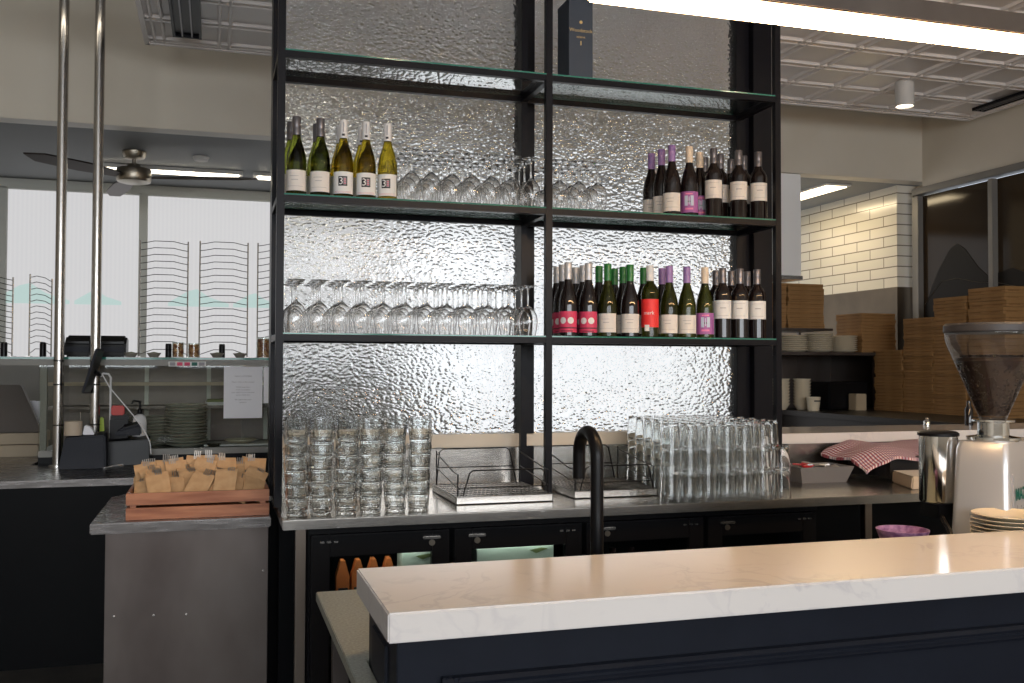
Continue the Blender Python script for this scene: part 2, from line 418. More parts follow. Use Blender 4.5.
# right wall: cream above the glazed doors
struct(MB().box(XR, -5.2, 2.97, XR+.15, BY, 4.3).box(XR, -5.2, 0, XR+.15, 4.2, 2.97).build('wall_right', 'cream'))
# rear wall of the dining room with the daylight openings
rw = MB(); rw.box(-4.2, -5.2, 0, 6.2, -5.05, 1.4).box(-4.2, -5.2, 3.3, 6.2, -5.05, 4.3)
for a, b in ((-4.2, -3.4), (-.9, -.6), (1.9, 2.2), (4.7, 6.2)): rw.box(a, -5.2, 1.4, b, -5.05, 3.3)
struct(rw.build('wall_front', 'cream'))
# glazing of the right wall
fr = MB()
for y0, y1 in ((6.82, 6.90), (6.00, 6.05), (5.05, 5.10), (4.2, 4.3)): fr.box(XR-.03, y0, 0, XR+.07, y1, 2.9)
fr.box(XR-.03, 4.2, 2.915, XR+.07, 6.9, 2.97).box(XR-.03, 4.2, 0, XR+.07, 6.9, .08)
wr = struct(fr.build('window_1', 'doorframe', bev=.004))
MB().box(XR+.02, 4.2, .08, XR+.03, 6.85, 2.9).build('pane', 'doorglass', wr)
mo = MB()   # mountain silhouette and line, flat film on the glass
hill = [(6.80, 1.95), (6.72, 2.12), (6.62, 2.28), (6.50, 2.42), (6.42, 2.45), (6.34, 2.40), (6.20, 2.24), (6.10, 2.16), (5.85, 2.20), (5.6, 2.10), (5.4, 2.0), (5.15, 1.95)]
mo.prism(hill+[(5.15, 1.2), (6.80, 1.2)], 'x', XR+.016, XR+.019, 0)
mo.tube([(XR+.0150, y, z) for y, z in ((6.80, 1.98), (6.6, 2.16), (6.42, 2.17), (6.2, 2.12), (6.0, 2.10), (5.7, 2.03), (5.4, 1.93))], .0025, 4, 1)
for cy_, cz in ((5.62, 2.52), (5.55, 2.40), (5.68, 2.36), (5.45, 2.36)): mo.tube([(XR+.0150, cy_+.04*math.cos(a*PI/6), cz+.045*math.sin(a*PI/6)) for a in range(10)], .005, 4, 0)
mo.build('mountain_motif', ['motif', 'motifline'], wr)
# tiled kitchen return wall
tw = MB(); tw.box(5.6, 7.0, 2.14, 5.8, 9.0, LZ)
struct(tw.build('wall_tiled', 'tiles'))
struct(MB().box(5.595, 6.995, 0, 5.8, 9.0, 2.14).build('trim_1', 'bronze'))
struct(MB().box(5.8, 6.9, 0, 5.95, 9.2, LZ).build('wall_side', 'cream'))
# far shop window
struct(MB().box(-4.2, WY, 2.945, 6.2, WY+.15, LZ).box(-4.2, WY, 0, 1.9, WY+.15, 1.45, 1).box(1.9, WY, 0, 6.2, WY+.15, .45, 1).build('wall_far', ['alu', 'casemetal']))
wf = MB(); wf.box(-4.2, WY-.03, 2.93, 5.6, WY+.05, 2.985)
for x in (-2.9, -1.75, -.645, .46, 1.6, 2.75, 3.9, 5.0): wf.box(x, WY-.03, 1.45 if x < 1.8 else .45, x+.07, WY+.05, 2.945)
w2 = struct(wf.build('window_2', 'alu', bev=.004))
MB().box(-4.2, WY+.02, 1.45, 1.55, WY+.03, 2.94).build('pane', 'pane', w2)
MB().box(1.55, WY+.02, .45, 5.6, WY+.03, 2.94).build('pane', 'pane_bright', w2)
tm = MB()
for xc, sc in ((-1.50, .34), (-.98, .22), (-.16, .30), (.34, .24), (-2.4, .3)):
    tm.prism([(xc-sc*.8, 2.0), (xc-sc*.25, 2.0+.35*sc), (xc, 2.0+.42*sc), (xc+sc*.35, 2.0+.18*sc), (xc+sc*.9, 2.0), (xc+sc*.9, 1.97), (xc-sc*.8, 1.97)], 'y', WY+.012, WY+.018)
tm.build('mountain_motif', 'tealmotif', w2)

# ------------------------------------------------------------------ pressed-metal ceiling raft
RX0, RX1, RY0, RY1 = -.41, 5.60, 2.2, 6.17
ra = MB(); ra.box(RX0, RY0, RZ, RX1, RY1, RZ+.05)
px_, py_ = .369, .369
xs = [3.353+px_*k for k in range(-10, 7)]; ys = [4.997+py_*k for k in range(-7, 4)]
def ridge(mb, x0, y0, x1, y1, w=.013, h=.017):
    if x0 == x1: pr_ = [(x0-w, RZ), (x0-w*.4, RZ-h), (x0+w*.4, RZ-h), (x0+w, RZ)]; mb.prism(pr_, 'y', y0, y1)
    else: pr_ = [(y0-w, RZ), (y0-w*.4, RZ-h), (y0+w*.4, RZ-h), (y0+w, RZ)]; mb.prism(pr_, 'x', x0, x1)
for x in xs:
    for d in (-.028, .028):
        if RX0 < x+d < RX1: ridge(ra, x+d, RY0, x+d, RY1)
for y in ys:
    for d in (-.028, .028):
        if RY0 < y+d < RY1: ridge(ra, RX0, y+d, RX1, y+d)
for x in xs:
    for y in ys:
        if RX0+.05 < x < RX1-.05 and RY0+.05 < y < RY1-.05:
            ra.lathe([(0, -.020), (.017, -.014), (.030, -.004), (.034, 0)], 8, (x, y, RZ))
            for dx in (-1, 1):
                for dy in (-1, 1): ra.lathe([(0, -.013), (.010, -.009), (.014, 0)], 6, (x+dx*.034, y+dy*.034, RZ))
ra.box(RX0-.015, RY0-.015, RZ-.022, RX0+.012, RY1+.015, RZ+.05).box(RX1-.012, RY0-.015, RZ-.022, RX1+.015, RY1+.015, RZ+.05)
ra.box(RX0, RY1-.012, RZ-.022, RX1, RY1+.015, RZ+.05).box(RX0, RY0-.015, RZ-.022, RX1, RY0+.012, RZ+.05)
tag(ra.build('ceiling_raft', 'tin'), 'white pressed metal tiled ceiling raft hanging above the bar', 'ceiling panel')

def vent(x0, x1, y0, y1, label):
    t = thing('slot_vent', label, 'vent', ((x0+x1)/2, (y0+y1)/2, RZ-.03), group='linear slot vents in the ceiling')
    z0, z1 = RZ-.032, RZ-.011
    f = MB(); z1 = RZ-.0205; z0 = RZ-.042; f.box(x0, y0, z0, x0+.014, y1, z1).box(x1-.014, y0, z0, x1, y1, z1).box(x0, y0, z0, x1, y0+.014, z1).box(x0, y1-.014, z0, x1, y1, z1).box(x0, y0, z1-.004, x1, y1, z1)
    f.build('frame', 'black', t)
    for k in range(2):
        xc = x0+(x1-x0)*(k+1)/3
        MB().box(xc-.004, y0+.014, z0+.002, xc+.004, y1-.014, z1-.004).build('blade', 'capgrey', t)
vent(-.255, -.095, 4.4, 5.93, 'black slot vent at the left end of the pressed metal raft')
vent(5.36, 5.47, 4.2, 5.86, 'long black slot vent near the right edge of the pressed metal raft')
t = thing('downlight', 'white cylinder downlight under the raft above the kitchen side', 'light', (4.47, 5.5, 3.225))
MB().lathe([(.058, 0), (.062, .004), (.062, .170), (0, .170)], 28, (4.47, 5.5, 3.225)).lathe([(.058, 0), (.054, .03), (0, .03)], 28, (4.47, 5.5, 3.225)).build('housing', 'white_ceil', t)
MB().lathe([(0, .012), (.052, .012), (.052, .02), (0, .02)], 24, (4.47, 5.5, 3.225)).build('lens', 'coollight', t)

# ceiling fan
fx, fy = -.585, 7.6
t = thing('ceiling_fan', 'brushed nickel ceiling fan with long grey blades under the lower ceiling', 'fan', (fx, fy, 2.84))
MB().lathe([(0, .178), (.085, .178), (.085, .165), (.07, .130), (.03, .122), (0, .122)], 28, (fx, fy, 2.84)).build('canopy', 'nickel', t)
MB().lathe([(.014, .125), (.014, .09), (.045, .085), (.052, .055), (.0, .055)], 20, (fx, fy, 2.84)).build('downrod', 'nickel', t)
MB().lathe([(0, .06), (.06, .06), (.118, .05), (.122, .04), (.122, -.03), (.115, -.045), (.08, -.055), (0, -.055)], 32, (fx, fy, 2.84)).build('motor', 'nickel', t)
for k in range(3):
    b = MB(); a0 = math.radians(-14+120*k)
    pts = [(.11, -.035), (.35, -.065), (.62, -.06), (.72, 0), (.62, .05), (.35, .06), (.11, .035)]
    b.prism([(x*1.25, y) for x, y in pts], 'z', -.006, .006)
    b.xf(Matrix.Translation((fx, fy, 2.83)) @ Matrix.Rotation(a0, 4, 'Z') @ Matrix.Rotation(.30, 4, 'X'))
    b.build('blade', 'steel_dark', t)
def strip(x0, x1, y, label, w=.09, z=LZ):
    t = thing('batten_light', label, 'light', ((x0+x1)/2, y, z-.04), group='linear lights on the lower ceiling')
    MB().box(x0-.03, y-w/2-.01, z-.03, x1+.03, y+w/2+.01, z-.001).build('housing', 'white_ceil', t)
    MB().box(x0, y-w/2, z-.045, x1, y+w/2, z-.03).build('diffuser', 'tubelight', t, bev=.006)
strip(-.86, .17, 8.15, 'linear batten light behind the ceiling fan')
strip(.31, 1.25, 8.15, 'linear batten light just right of the one behind the fan')
t = thing('batten_light', 'white hanging strip light at the left above the steel poles', 'light', (-.6, 5.4, 3.45), group=None)
MB().box(-1.25, 5.37, 3.47, -.44, 5.46, 3.52).build('housing', 'white_ceil', t)
MB().box(-1.24, 5.38, 3.445, -.45, 5.45, 3.47).build('diffuser', 'tubelight', t)
for x in (-1.1, -.6): MB().tube([(x, 5.415, 3.52), (x, 5.415, 4.3)], .004, 6).build('hanger', 'steel', t)
t = thing('panel_light', 'rectangular warm ceiling light over the kitchen beside the tiled wall', 'light', (5.07, 7.5, LZ-.02))
a = at(803, 197, z=3.0); 
MB().box(4.96, 7.09, LZ-.015, 5.21, 8.2, LZ-.0005).build('frame', 'white_ceil', t)
MB().box(4.985, 7.12, LZ-.022, 5.185, 8.17, LZ-.015).build('diffuser', 'warmlight', t)

# smoke detector on the grey lower ceiling
q = at(201, 157, z=LZ)
tag(MB().lathe([(0, -.03), (.05, -.028), (.06, -.005), (.06, 0)], 20, (q.x, q.y, LZ)).build('smoke_detector', 'white_ceil'), 'small round white smoke detector on the grey lower ceiling', 'detector')

# exhaust hood
t = thing('range_hood', 'bright white extraction hood hanging over the kitchen behind the shelves', 'hood', (3.95, 6.9, 2.16))
MB().box(4.25, 6.83, 2.19, 4.54, 7.1, LZ-.002).build('canopy', 'white_lit', t, bev=.006)
MB().box(4.245, 6.82, 2.16, 4.548, 7.11, 2.19).build('rim', 'steel', t, bev=.003)

# ------------------------------------------------------------------ the glazed screen behind the shelves
GY = 4.10
pf = MB()
pf.box(.214, GY-.03, .93, .262, GY+.08, RZ-.03)
pf.box(2.375, GY+.00, .93, 2.445, GY+.08, RZ-.03)
pf.box(2.44, GY-.04, .0, 2.54, GY+.09, RZ-.03)
pf.box(1.283, GY-.012, .93, 1.352, GY+.08, RZ-.03)
pf.box(.262, GY+.0, RZ-.09, 2.375, GY+.08, RZ-.03)
w3 = struct(pf.build('window_3', 'black', bev=.002))
MB().box(.262, GY+.03, 1.155, 1.283, GY+.036, RZ-.09).back(2).build('pane', ['hammered', 'smoothback'], w3)
MB().box(1.352, GY+.03, 1.155, 2.375, GY+.036, RZ-.09).back(2).build('pane', ['hammered', 'smoothback'], w3)
struct(MB().box(.262, GY-.015, 1.098, 2.375, GY+.09, 1.155).build('trim_2', 'cream', bev=.003))
struct(MB().box(.215, GY-.008, .90, 2.44, GY+.09, 1.094).box(.215, GY-.008, 0, 2.44, GY+.09, .90, 1).build('wall_splashback', ['steel', 'blackboard']))
struct(MB().box(2.54, GY-.0, 0, 5.6, GY+.12, 1.08).build('wall_pass', 'steel'))
le = MB().box(2.545, GY-.03, 1.082, 5.6, GY+.43, 1.131)
struct(le.build('trim_3', 'stone', bev=.004))

# ------------------------------------------------------------------ steel shelf unit
FY0, FY1, BY0, BY1 = 3.666, 3.694, 3.995, 4.023
SX = [(.211, .239), (1.261, 1.289), (2.310, 2.338)]
SZ = [1.573, 2.0895, 2.629]
t = thing('shelf_unit', 'tall black steel shelving frame with glass shelves standing on the steel counter', 'shelf', (1.27, 3.85, .93))
for (x0, x1) in SX:
    z0 = .93
    MB().box(x0, FY0, z0 if x0 > .3 else .93, x1, FY1, RZ-.025).build('post', 'black', t, bev=.0015)
    MB().box(x0, BY0, .93, x1, BY1, RZ-.025).build('post', 'black', t, bev=.0015)
for z in SZ:
    top = z-.006
    for (a, b) in ((0, 1), (1, 2)):
        x0, x1 = SX[a][1], SX[b][0]
        MB().box(x0, FY0+.001, top-.024, x1, FY1-.001, top).build('rail', 'black', t, bev=.001)
        MB().box(x0, BY0+.001, top-.024, x1, BY1-.001, top).build('rail', 'black', t, bev=.001)
    for (x0, x1) in SX:
        MB().box(x0+.001, FY1, top-.024, x1-.001, BY0, top).build('side_rail', 'black', t, bev=.001)
    for (a, b) in ((0, 1), (1, 2)):
        x0, x1 = SX[a][1]-.012, SX[b][0]+.012
        g = MB()
        g.add([(x0, FY0+.001, z), (x1, FY0+.001, z), (x1, BY1, z), (x0, BY1, z)], [(0, 1, 2, 3)], 0)
        g.add([(x0, FY0+.001, top+.0003), (x1, FY0+.001, top+.0003), (x1, BY1, top+.0003), (x0, BY1, top+.0003)], [(3, 2, 1, 0)], 0)
        g.add([(x0, FY0+.001, top+.0003), (x1, FY0+.001, top+.0003), (x1, FY0+.001, z), (x0, FY0+.001, z)], [(0, 1, 2, 3)], 1)
        g.add([(x0, BY1, top+.0003), (x1, BY1, top+.0003), (x1, BY1, z), (x0, BY1, z)], [(3, 2, 1, 0)], 1)
        go = g.build('glass_shelf', ['sheet', 'greenedge'], t)
        go['label'] = 'clear glass shelf with a green edge'

# ------------------------------------------------------------------ back counter
CX0, CX1, CY0, CY1 = .222, 3.7, 3.358, 4.09
t = thing('back_counter', 'long stainless steel counter under the shelves', 'counter', (1.9, 3.75, 0))
MB().box(CX0, CY0, .896, CX1, CY1, .93).build('worktop', 'steel', t, bev=.003)
for x in (.268, 2.55, 3.55):
    MB().box(x, CY0+.035, .0, x+.034, CY0+.069, .896).build('leg', 'steel_edge', t, bev=.002)
MB().box(CX0+.02, CY0+.5, 0, CX1, CY0+.52, .896).build('back_panel', 'blackboard', t)

# bar fridge below the counter
fx0 = .315; FYF = 3.43
t = thing('bar_fridge', 'black under-counter bar fridge with glass doors under the steel counter', 'fridge', (1.3, 3.6, 0))
body = MB().box(fx0, FYF+.03, .02, 2.35, FYF+.40, .04).box(fx0, FYF+.03, .86, 2.35, FYF+.40, .89).box(fx0, FYF+.38, .04, 2.35, FYF+.40, .86)
for x in (fx0, .84, 1.36, 1.86, 2.33): body.box(x, FYF+.03, .04, x+.02, FYF+.38, .86)
body.build('cabinet', 'blackp', t)
MB().box(fx0, FYF, .868, 2.35, FYF+.03, .892).build('top_trim', 'blackp', t, bev=.002)
for k in range(4):
    x0 = fx0+.008+k*.51; x1 = x0+.492
    f = MB(); f.box(x0, FYF, .06, x0+.065, FYF+.03, .862).box(x1-.065, FYF, .06, x1, FYF+.03, .862).box(x0+.065, FYF, .785, x1-.065, FYF+.03, .862).box(x0+.065, FYF, .06, x1-.065, FYF+.03, .13)
    d = f.build('door', 'blackp', t, bev=.003)
    MB().box(x0+.065, FYF+.012, .13, x1-.065, FYF+.018, .785).build('pane', 'fridgeglass', d)
    hx = x1-.10 if k == 0 else x0+.05
    MB().box(hx, FYF-.012, .832, hx+.065, FYF+.001, .843).build('handle', 'steel', d, bev=.002)
    MB().lathe([(.0, 0), (.011, 0), (.011, .004), (0, .004)], 16).xf(Matrix.Translation((hx+.035, FYF, .818)) @ Matrix.Rotation(PI/2, 4, 'X')).build('lock', 'nickel', d)
    hg = MB()
    for q in range(3): hg.box((x0+.03 if k in (0,) else x1-.09)+q*.024, FYF-.004, .834, (x0+.045 if k in (0,) else x1-.075)+q*.024, FYF+.001, .84)
    hg.build('hinge', 'steel', d)
for k in range(4): MB().box(fx0+.10+k*.51, FYF+.045, .80, fx0+.42+k*.51, FYF+.065, .815).build('fill_strip', 'fridgefill', t)  # glowing strips added inside to make the fridge contents visible
for k in range(4):
    MB().box(fx0+.022+k*.51, FYF+.05, .46, fx0+.50+k*.51, FYF+.36, .47).build('inner_shelf', 'steel', t)
cart = [(.42, .40, 'orange', 'orange and black drink carton in the left fridge door, leftmost'), (.475, .40, 'orange', 'orange drink carton second from the left behind the left fridge door'),
        (.53, .40, 'orange', 'orange drink carton third from the left behind the left fridge door'), (.585, .40, 'orange', 'orange drink carton beside the mint carton in the fridge')]
for i, (x, h, mm, lb) in enumerate(cart):
    c = MB(); c.box(x, 3.50, .47, x+.046, 3.55, .70); c.prism([(x, .70), (x+.046, .70), (x+.03, .755), (x+.016, .755)], 'y', 3.50, 3.55); c.box(x+.006, 3.498, .52, x+.04, 3.5, .66, 1)
    tag(c.build('drink_carton', ['orange', 'ink']), lb, 'carton', 'orange cartons in the fridge')
for x0, x1, lb in ((.655, .80, 'pale mint carton behind the left fridge door'), (.935, 1.235, 'wide pale mint carton behind the second fridge door')):
    c = MB(); c.box(x0, 3.495, .47, x1, 3.60, .772); c.box(x0+.02, 3.4935, .50, x1-.02, 3.495, .70, 1)
    c.prism([(x1-.10, .76), (x1-.07, .745), (x1-.02, .762), (x1-.05, .768)], 'y', 3.4930, 3.495, 2)
    tag(c.build('box_carton', ['mint', 'whitelabel', 'greens'], bev=.002), lb, 'carton')
for i, x in enumerate((1.42, 1.50, 1.58)):
    c = MB(); c.lathe([(0, 0), (.03, 0), (.032, .01), (.032, .15), (.015, .20), (.013, .27), (0, .27)], 16, (x, 3.55, .47)); c.lathe([(.033, .03), (.033, .13)], 16, (x, 3.55, .47), 1)
    tag(c.build('drink_bottle', ['redwine', 'paperlabel']), '%s dark drink bottle from the left behind the third fridge door' % ORD[i], 'bottle', 'drink bottles in the fridge')

# ------------------------------------------------------------------ wine bottles
BURG = [(0, .0), (.034, 0), (.0385, .004), (.0385, .125), (.0365, .150), (.030, .180), (.021, .207), (.0155, .230), (.0142, .25), (.0142, .2985), (0, .2985)]
BORD = [(0, .0), (.033, 0), (.0375, .004), (.0375, .185), (.0355, .200), (.028, .215), (.0185, .228), (.0148, .243), (.0142, .255), (.0142, .2985), (0, .2985)]
def lab_lines(mb, r, z0, n, w, mi, a0=0):
    for k in range(n): mb.wrap(a0-w/2/r*(1-.25*(k % 2)), a0+w/2/r*(1-.25*(k % 2)), z0-k*.006, z0-k*.006+.0014, r, mi, 6)
def bottle(kind):
    shape = BORD if kind in ('shiraz', 'redtall', 'greybord', 'whitebord') else BURG
    g = {'riesling': 'greenglass', 'three': 'olive', 'redtall': 'darkgreen', 'pinot': 'redwine', 'purplelab': 'redwine', 'shiraz': 'redwine', 'crimson': 'redwine',
         'greencap': 'redwine', 'greencap2': 'darkgreen', 'chard': 'darkgreen', 'purplelab2': 'darkgreen', 'whitebord': 'redwine'}[kind]
    cap = {'riesling': 'capgrey', 'three': 'capwhite', 'redtall': 'capwhite', 'pinot': 'cappurple', 'purplelab': 'capcream', 'shiraz': 'capgrey', 'crimson': 'capsilver',
           'greencap': 'capgreen', 'greencap2': 'capgreen', 'chard': 'cappurple', 'purplelab2': 'capcream', 'whitebord': 'capgrey'}[kind]
    r = .0385 if shape is BURG else .0375; R = r+.0006
    t = thing('wine_bottle', '', 'bottle')
    MB().lathe(shape, 28).build('glass_body', g, t, local=True)
    cp_ = MB().lathe([(.0158, .234), (.0160, .236), (.0160, .262), (.0155, .264), (.0160, .266), (.0160, .302), (.0150, .304), (0, .304)], 20)
    if kind == 'three':
        cp_.wrap(-.35, .35, .242, .250, .0164, 1, 5); cp_.wrap(-.12, .12, .256, .295, .0164, 2, 3)
        cp_.build('screwcap', [cap, 'ink', 'inkgrey'], t, local=True)
    else: cp_.build('screwcap', cap, t, local=True)
    L = MB()
    W = 1.25
    if kind == 'three':
        L.wrap(-W, W, .016, .100, R, 0, 18)
        L.wrap(-.44, .44, .045, .082, R+.0004, 1, 8)
        text_wrap(L, '3', .040, R+.0009, .0505, -.17, 0)
        L.wrap(.06, .34, .050, .077, R+.0008, 3, 5)
        for k in range(3): L.wrap(.10, .30, .053+k*.008, .056+k*.008, R+.0010, 2, 4)
        for k in range(2): L.wrap(-.9, .9, .024-k*.004, .0246-k*.004, R+.0004, 2, 8)
        L.build('paper_label', ['whitelabel', 'ink', 'crimson', 'inkgrey'], t, local=True)
    elif kind in ('riesling', 'pinot', 'greencap', 'greencap2', 'chard'):
        L.wrap(-W, W, .018, .096, R, 0, 18)
        L.wrap(-.55, .35, .072, .0735, R+.0004, 1, 6); L.wrap(-.35, .3, .058, .0600, R+.0004, 1, 6); L.wrap(-.8, .8, .034, .035, R+.0004, 1, 8)
        L.build('paper_label', ['paperlabel', 'inkgrey'], t, local=True)
    elif kind in ('purplelab', 'purplelab2'):
        L.wrap(-W, W, .016, .106, R, 0, 18)
        L.wrap(-.50, -.15, .045, .088, R+.0004, 1, 4); L.wrap(.15, .50, .045, .088, R+.0004, 1, 4); L.wrap(-.05, .05, .050, .084, R+.0004, 1, 3)
        L.wrap(-.15, .15, .060, .066, R+.0004, 2, 3)
        L.wrap(-.45, .45, .028, .036, R+.0004, 3, 6); L.wrap(-.4, .4, .093, .099, R+.0004, 3, 6)
        L.build('paper_label', ['purple', 'bluelabel', 'ink', 'pinkprint'], t, local=True)
    elif kind == 'crimson':
        L.wrap(-W, W, .016, .102, R, 0, 18)
        for a0 in (-.42, .42):
            n = 18; vs = [(math.sin(a0)*(R+.0006), -math.cos(a0)*(R+.0006), .064)]
            for k in range(n):
                a = a0+.0135/R*math.cos(2*PI*k/n); vs.append((math.sin(a)*(R+.0006), -math.cos(a)*(R+.0006), .064+.0135*math.sin(2*PI*k/n)))
            L.add(vs, [(0, 1+k, 1+(k+1) % n) for k in range(n)], 1)
        L.wrap(-W, W, .032, .036, R+.0004, 2, 12); L.wrap(-.7, .7, .020, .023, R+.0004, 2, 8)
        L.build('paper_label', ['crimson', 'whitelabel', 'ink'], t, local=True)
    elif kind == 'redtall':
        L.wrap(-W-.1, W, .042, .160, R, 0, 18)
        text_wrap(L, 'mark', .022, R+.0006, .095, -.1, 1); L.wrap(-.6, -.05, .026, .052, R+.0004, 1, 5)
        L.build('paper_label', ['redlabel', 'whitelabel'], t, local=True)
    else:
        L.wrap(-W, W, .084, .163, R, 0, 18)
        L.wrap(-.3, .35, .128, .131, R+.0004, 1, 6); L.wrap(-.7, .7, .150, .151, R+.0004, 1, 6); L.wrap(-.7, .7, .096, .097, R+.0004, 1, 6)
        L.build('paper_label', ['paperlabel' if kind == 'shiraz' else 'whitelabel', 'inkgrey'], t, local=True)
    return Spawner(t)
KINDS = {k: bottle(k) for k in ('riesling', 'three', 'pinot', 'purplelab', 'shiraz', 'crimson', 'greencap', 'greencap2', 'redtall', 'chard', 'purplelab2', 'whitebord')}
DESC = {'riesling': 'green bottle with grey cap', 'three': 'golden bottle with white 3-logo label', 'pinot': 'dark bottle with purple cap',
        'purplelab': 'dark bottle, cream cap, purple label', 'shiraz': 'dark bottle with grey cap', 'crimson': 'dark bottle with crimson dotted label',
        'greencap': 'dark bottle with green cap', 'greencap2': 'olive-necked bottle with green cap', 'redtall': 'wine bottle with tall red label',
        'chard': 'olive bottle with purple cap', 'purplelab2': 'olive bottle with cream cap and purple label', 'whitebord': 'grey-capped bottle with white label'}
R0 = 3.743
def put_bottles(lst, z, shelf, group):
    cnt = {}
    for px, row, kind in sorted(lst, key=lambda q: (q[2], q[0])):
        n = cnt.get(kind, 0); cnt[kind] = n+1
        tot = sum(1 for q in lst if q[2] == kind)
        y = R0+row*.083; p = at(px, 260, Y=y)
        rz = math.radians(random.uniform(-10, 10)) - math.atan2(p.x, y)
        lb = DESC[kind]+', ' + ('' if tot == 1 else ORD[n]+' such from left ')+'on the '+shelf
        KINDS[kind]((p.x, y, z+.0005), rz, lb.replace(', on', ' on'), group)
put_bottles([(295.5, 0, 'riesling'), (319.5, 0, 'riesling'), (342.7, 0, 'three'), (365.4, 0, 'three'), (387, 0, 'three'),
             (290, 1.1, 'riesling'), (316, 1.1, 'riesling'), (339.5, 1.1, 'three'), (361, 1.1, 'three')], SZ[1], 'middle shelf', 'white wine bottles on the middle glass shelf')
put_bottles([(672, 0, 'pinot'), (661.6, 1.05, 'pinot'), (651.5, 2.1, 'pinot'), (689.5, 0, 'purplelab'), (700, 1.0, 'purplelab'), (704.8, 2.05, 'shiraz'),
             (713.8, 0, 'shiraz'), (720.6, 1.1, 'shiraz'), (731, 2.1, 'shiraz'), (738.8, 0, 'shiraz'), (744, 1.1, 'shiraz'), (758.6, 0, 'shiraz')], SZ[1], 'middle right shelf', 'red wine bottles on the middle right glass shelf')
put_bottles([(568.2, 0, 'crimson'), (588.5, 0, 'crimson'), (562.6, 1.1, 'crimson'), (583, 1.1, 'crimson'), (557, 2.2, 'crimson'), (575.6, 2.2, 'crimson'),
             (607.7, 0, 'greencap2'), (630, 0, 'greencap'), (599, 1.1, 'greencap'), (623, 1.1, 'greencap'), (614.5, 2.2, 'greencap'),
             (650, 0, 'redtall'), (643.5, 1.15, 'greencap'), (669.2, 0, 'chard'), (686.8, 0, 'chard'), (662, 1.1, 'pinot'), (704.8, 0, 'purplelab2'),
             (722.5, 0, 'whitebord'), (739.8, 0, 'whitebord'), (757, 0, 'whitebord'), (715.9, 1.2, 'whitebord'), (731.2, 1.2, 'whitebord'), (747.2, 1.2, 'whitebord')],
            SZ[0], 'lower right shelf', 'wine bottles on the lower right glass shelf')

# gift box on the top shelf
p = at(569, 77, Y=3.73)
t = thing('gift_box', 'tall dark navy bottle gift box with gold lettering on the top shelf', 'box', (p.x+.05, 3.78, SZ[2]))
MB().box(p.x, 3.73, SZ[2]+.0005, p.x+.105, 3.87, SZ[2]+.33).build('carton', 'boxnavy', t, bev=.001)
MB().box(p.x-.0005, 3.73-.0005, SZ[2]+.33, p.x+.1055, 3.8705, SZ[2]+.345).build('lid', 'boxnavy', t, bev=.001)
g = MB(); c0 = p.x+.052
text_flat(g, 'Woodstock', .021, (c0, 3.7288, SZ[2]+.205), (1, 0, 0), (0, 0, 1)); text_flat(g, 'RESERVE', .010, (c0, 3.7288, SZ[2]+.180), (1, 0, 0), (0, 0, 1))
g.lathe([(0, 0), (.007, 0), (.007, .0006), (0, .0006)], 12).xf(Matrix.Translation((c0, 3.7288, SZ[2]+.246)) @ Matrix.Rotation(PI/2, 4, 'X'), len(g.v)-26 if False else len(g.v)-26)
g.box(c0-.002, 3.7285, SZ[2]+.150, c0+.002, 3.7292, SZ[2]+.168)
g.build('gold_lettering', 'gold', t)

# ------------------------------------------------------------------ wine glasses, standing on their rims
def wineglass_mb():
    # outline of an upturned glass: rim at z=0, foot on top
    th = .0012
    out = [(.0310, 0), (.0350, .020), (.0385, .045), (.0392, .060), (.0360, .082), (.0270, .100), (.0140, .112), (.0050, .120), (.0036, .130), (.0034, .178), (.0060, .190), (.0200, .1955), (.0340, .1985), (.0345, .2000)]
    inn = [(0, .1140), (.012, .1095), (.0255, .098), (.0345, .0805), (.0378, .060), (.0371, .045), (.0337, .020), (.0298, 0)]
    return MB().lathe(inn+out+[(0, .2012)], 24)
wg = wineglass_mb().build('wine_glass', 'glass', local=True); wg['category'] = 'glass'
WG = Spawner(wg)
def glass_grid(xs_, z, shelf, group, nrow=4):
    for r_ in range(nrow):
        for i, x in enumerate(xs_):
            y = 3.712+r_*.082
            WG((x+random.uniform(-.003, .003), y+random.uniform(-.003, .003), z+.0006), random.uniform(0, 6), 'upturned wine glass, %s from left in the %s, %s' % (ORD[i], ROW[r_], shelf), group)
glass_grid([.290+.0826*i for i in range(12)], SZ[0], 'lower left shelf', 'upturned wine glasses on the lower left glass shelf')
x_ = [.721+.0822*k for k in range(7)]
glass_grid(x_, SZ[1], 'middle left shelf', 'upturned wine glasses on the middle left glass shelf')
x_ = [1.335, 1.419, 1.502]
glass_grid(x_, SZ[1], 'middle right shelf', 'upturned wine glasses on the middle right glass shelf')

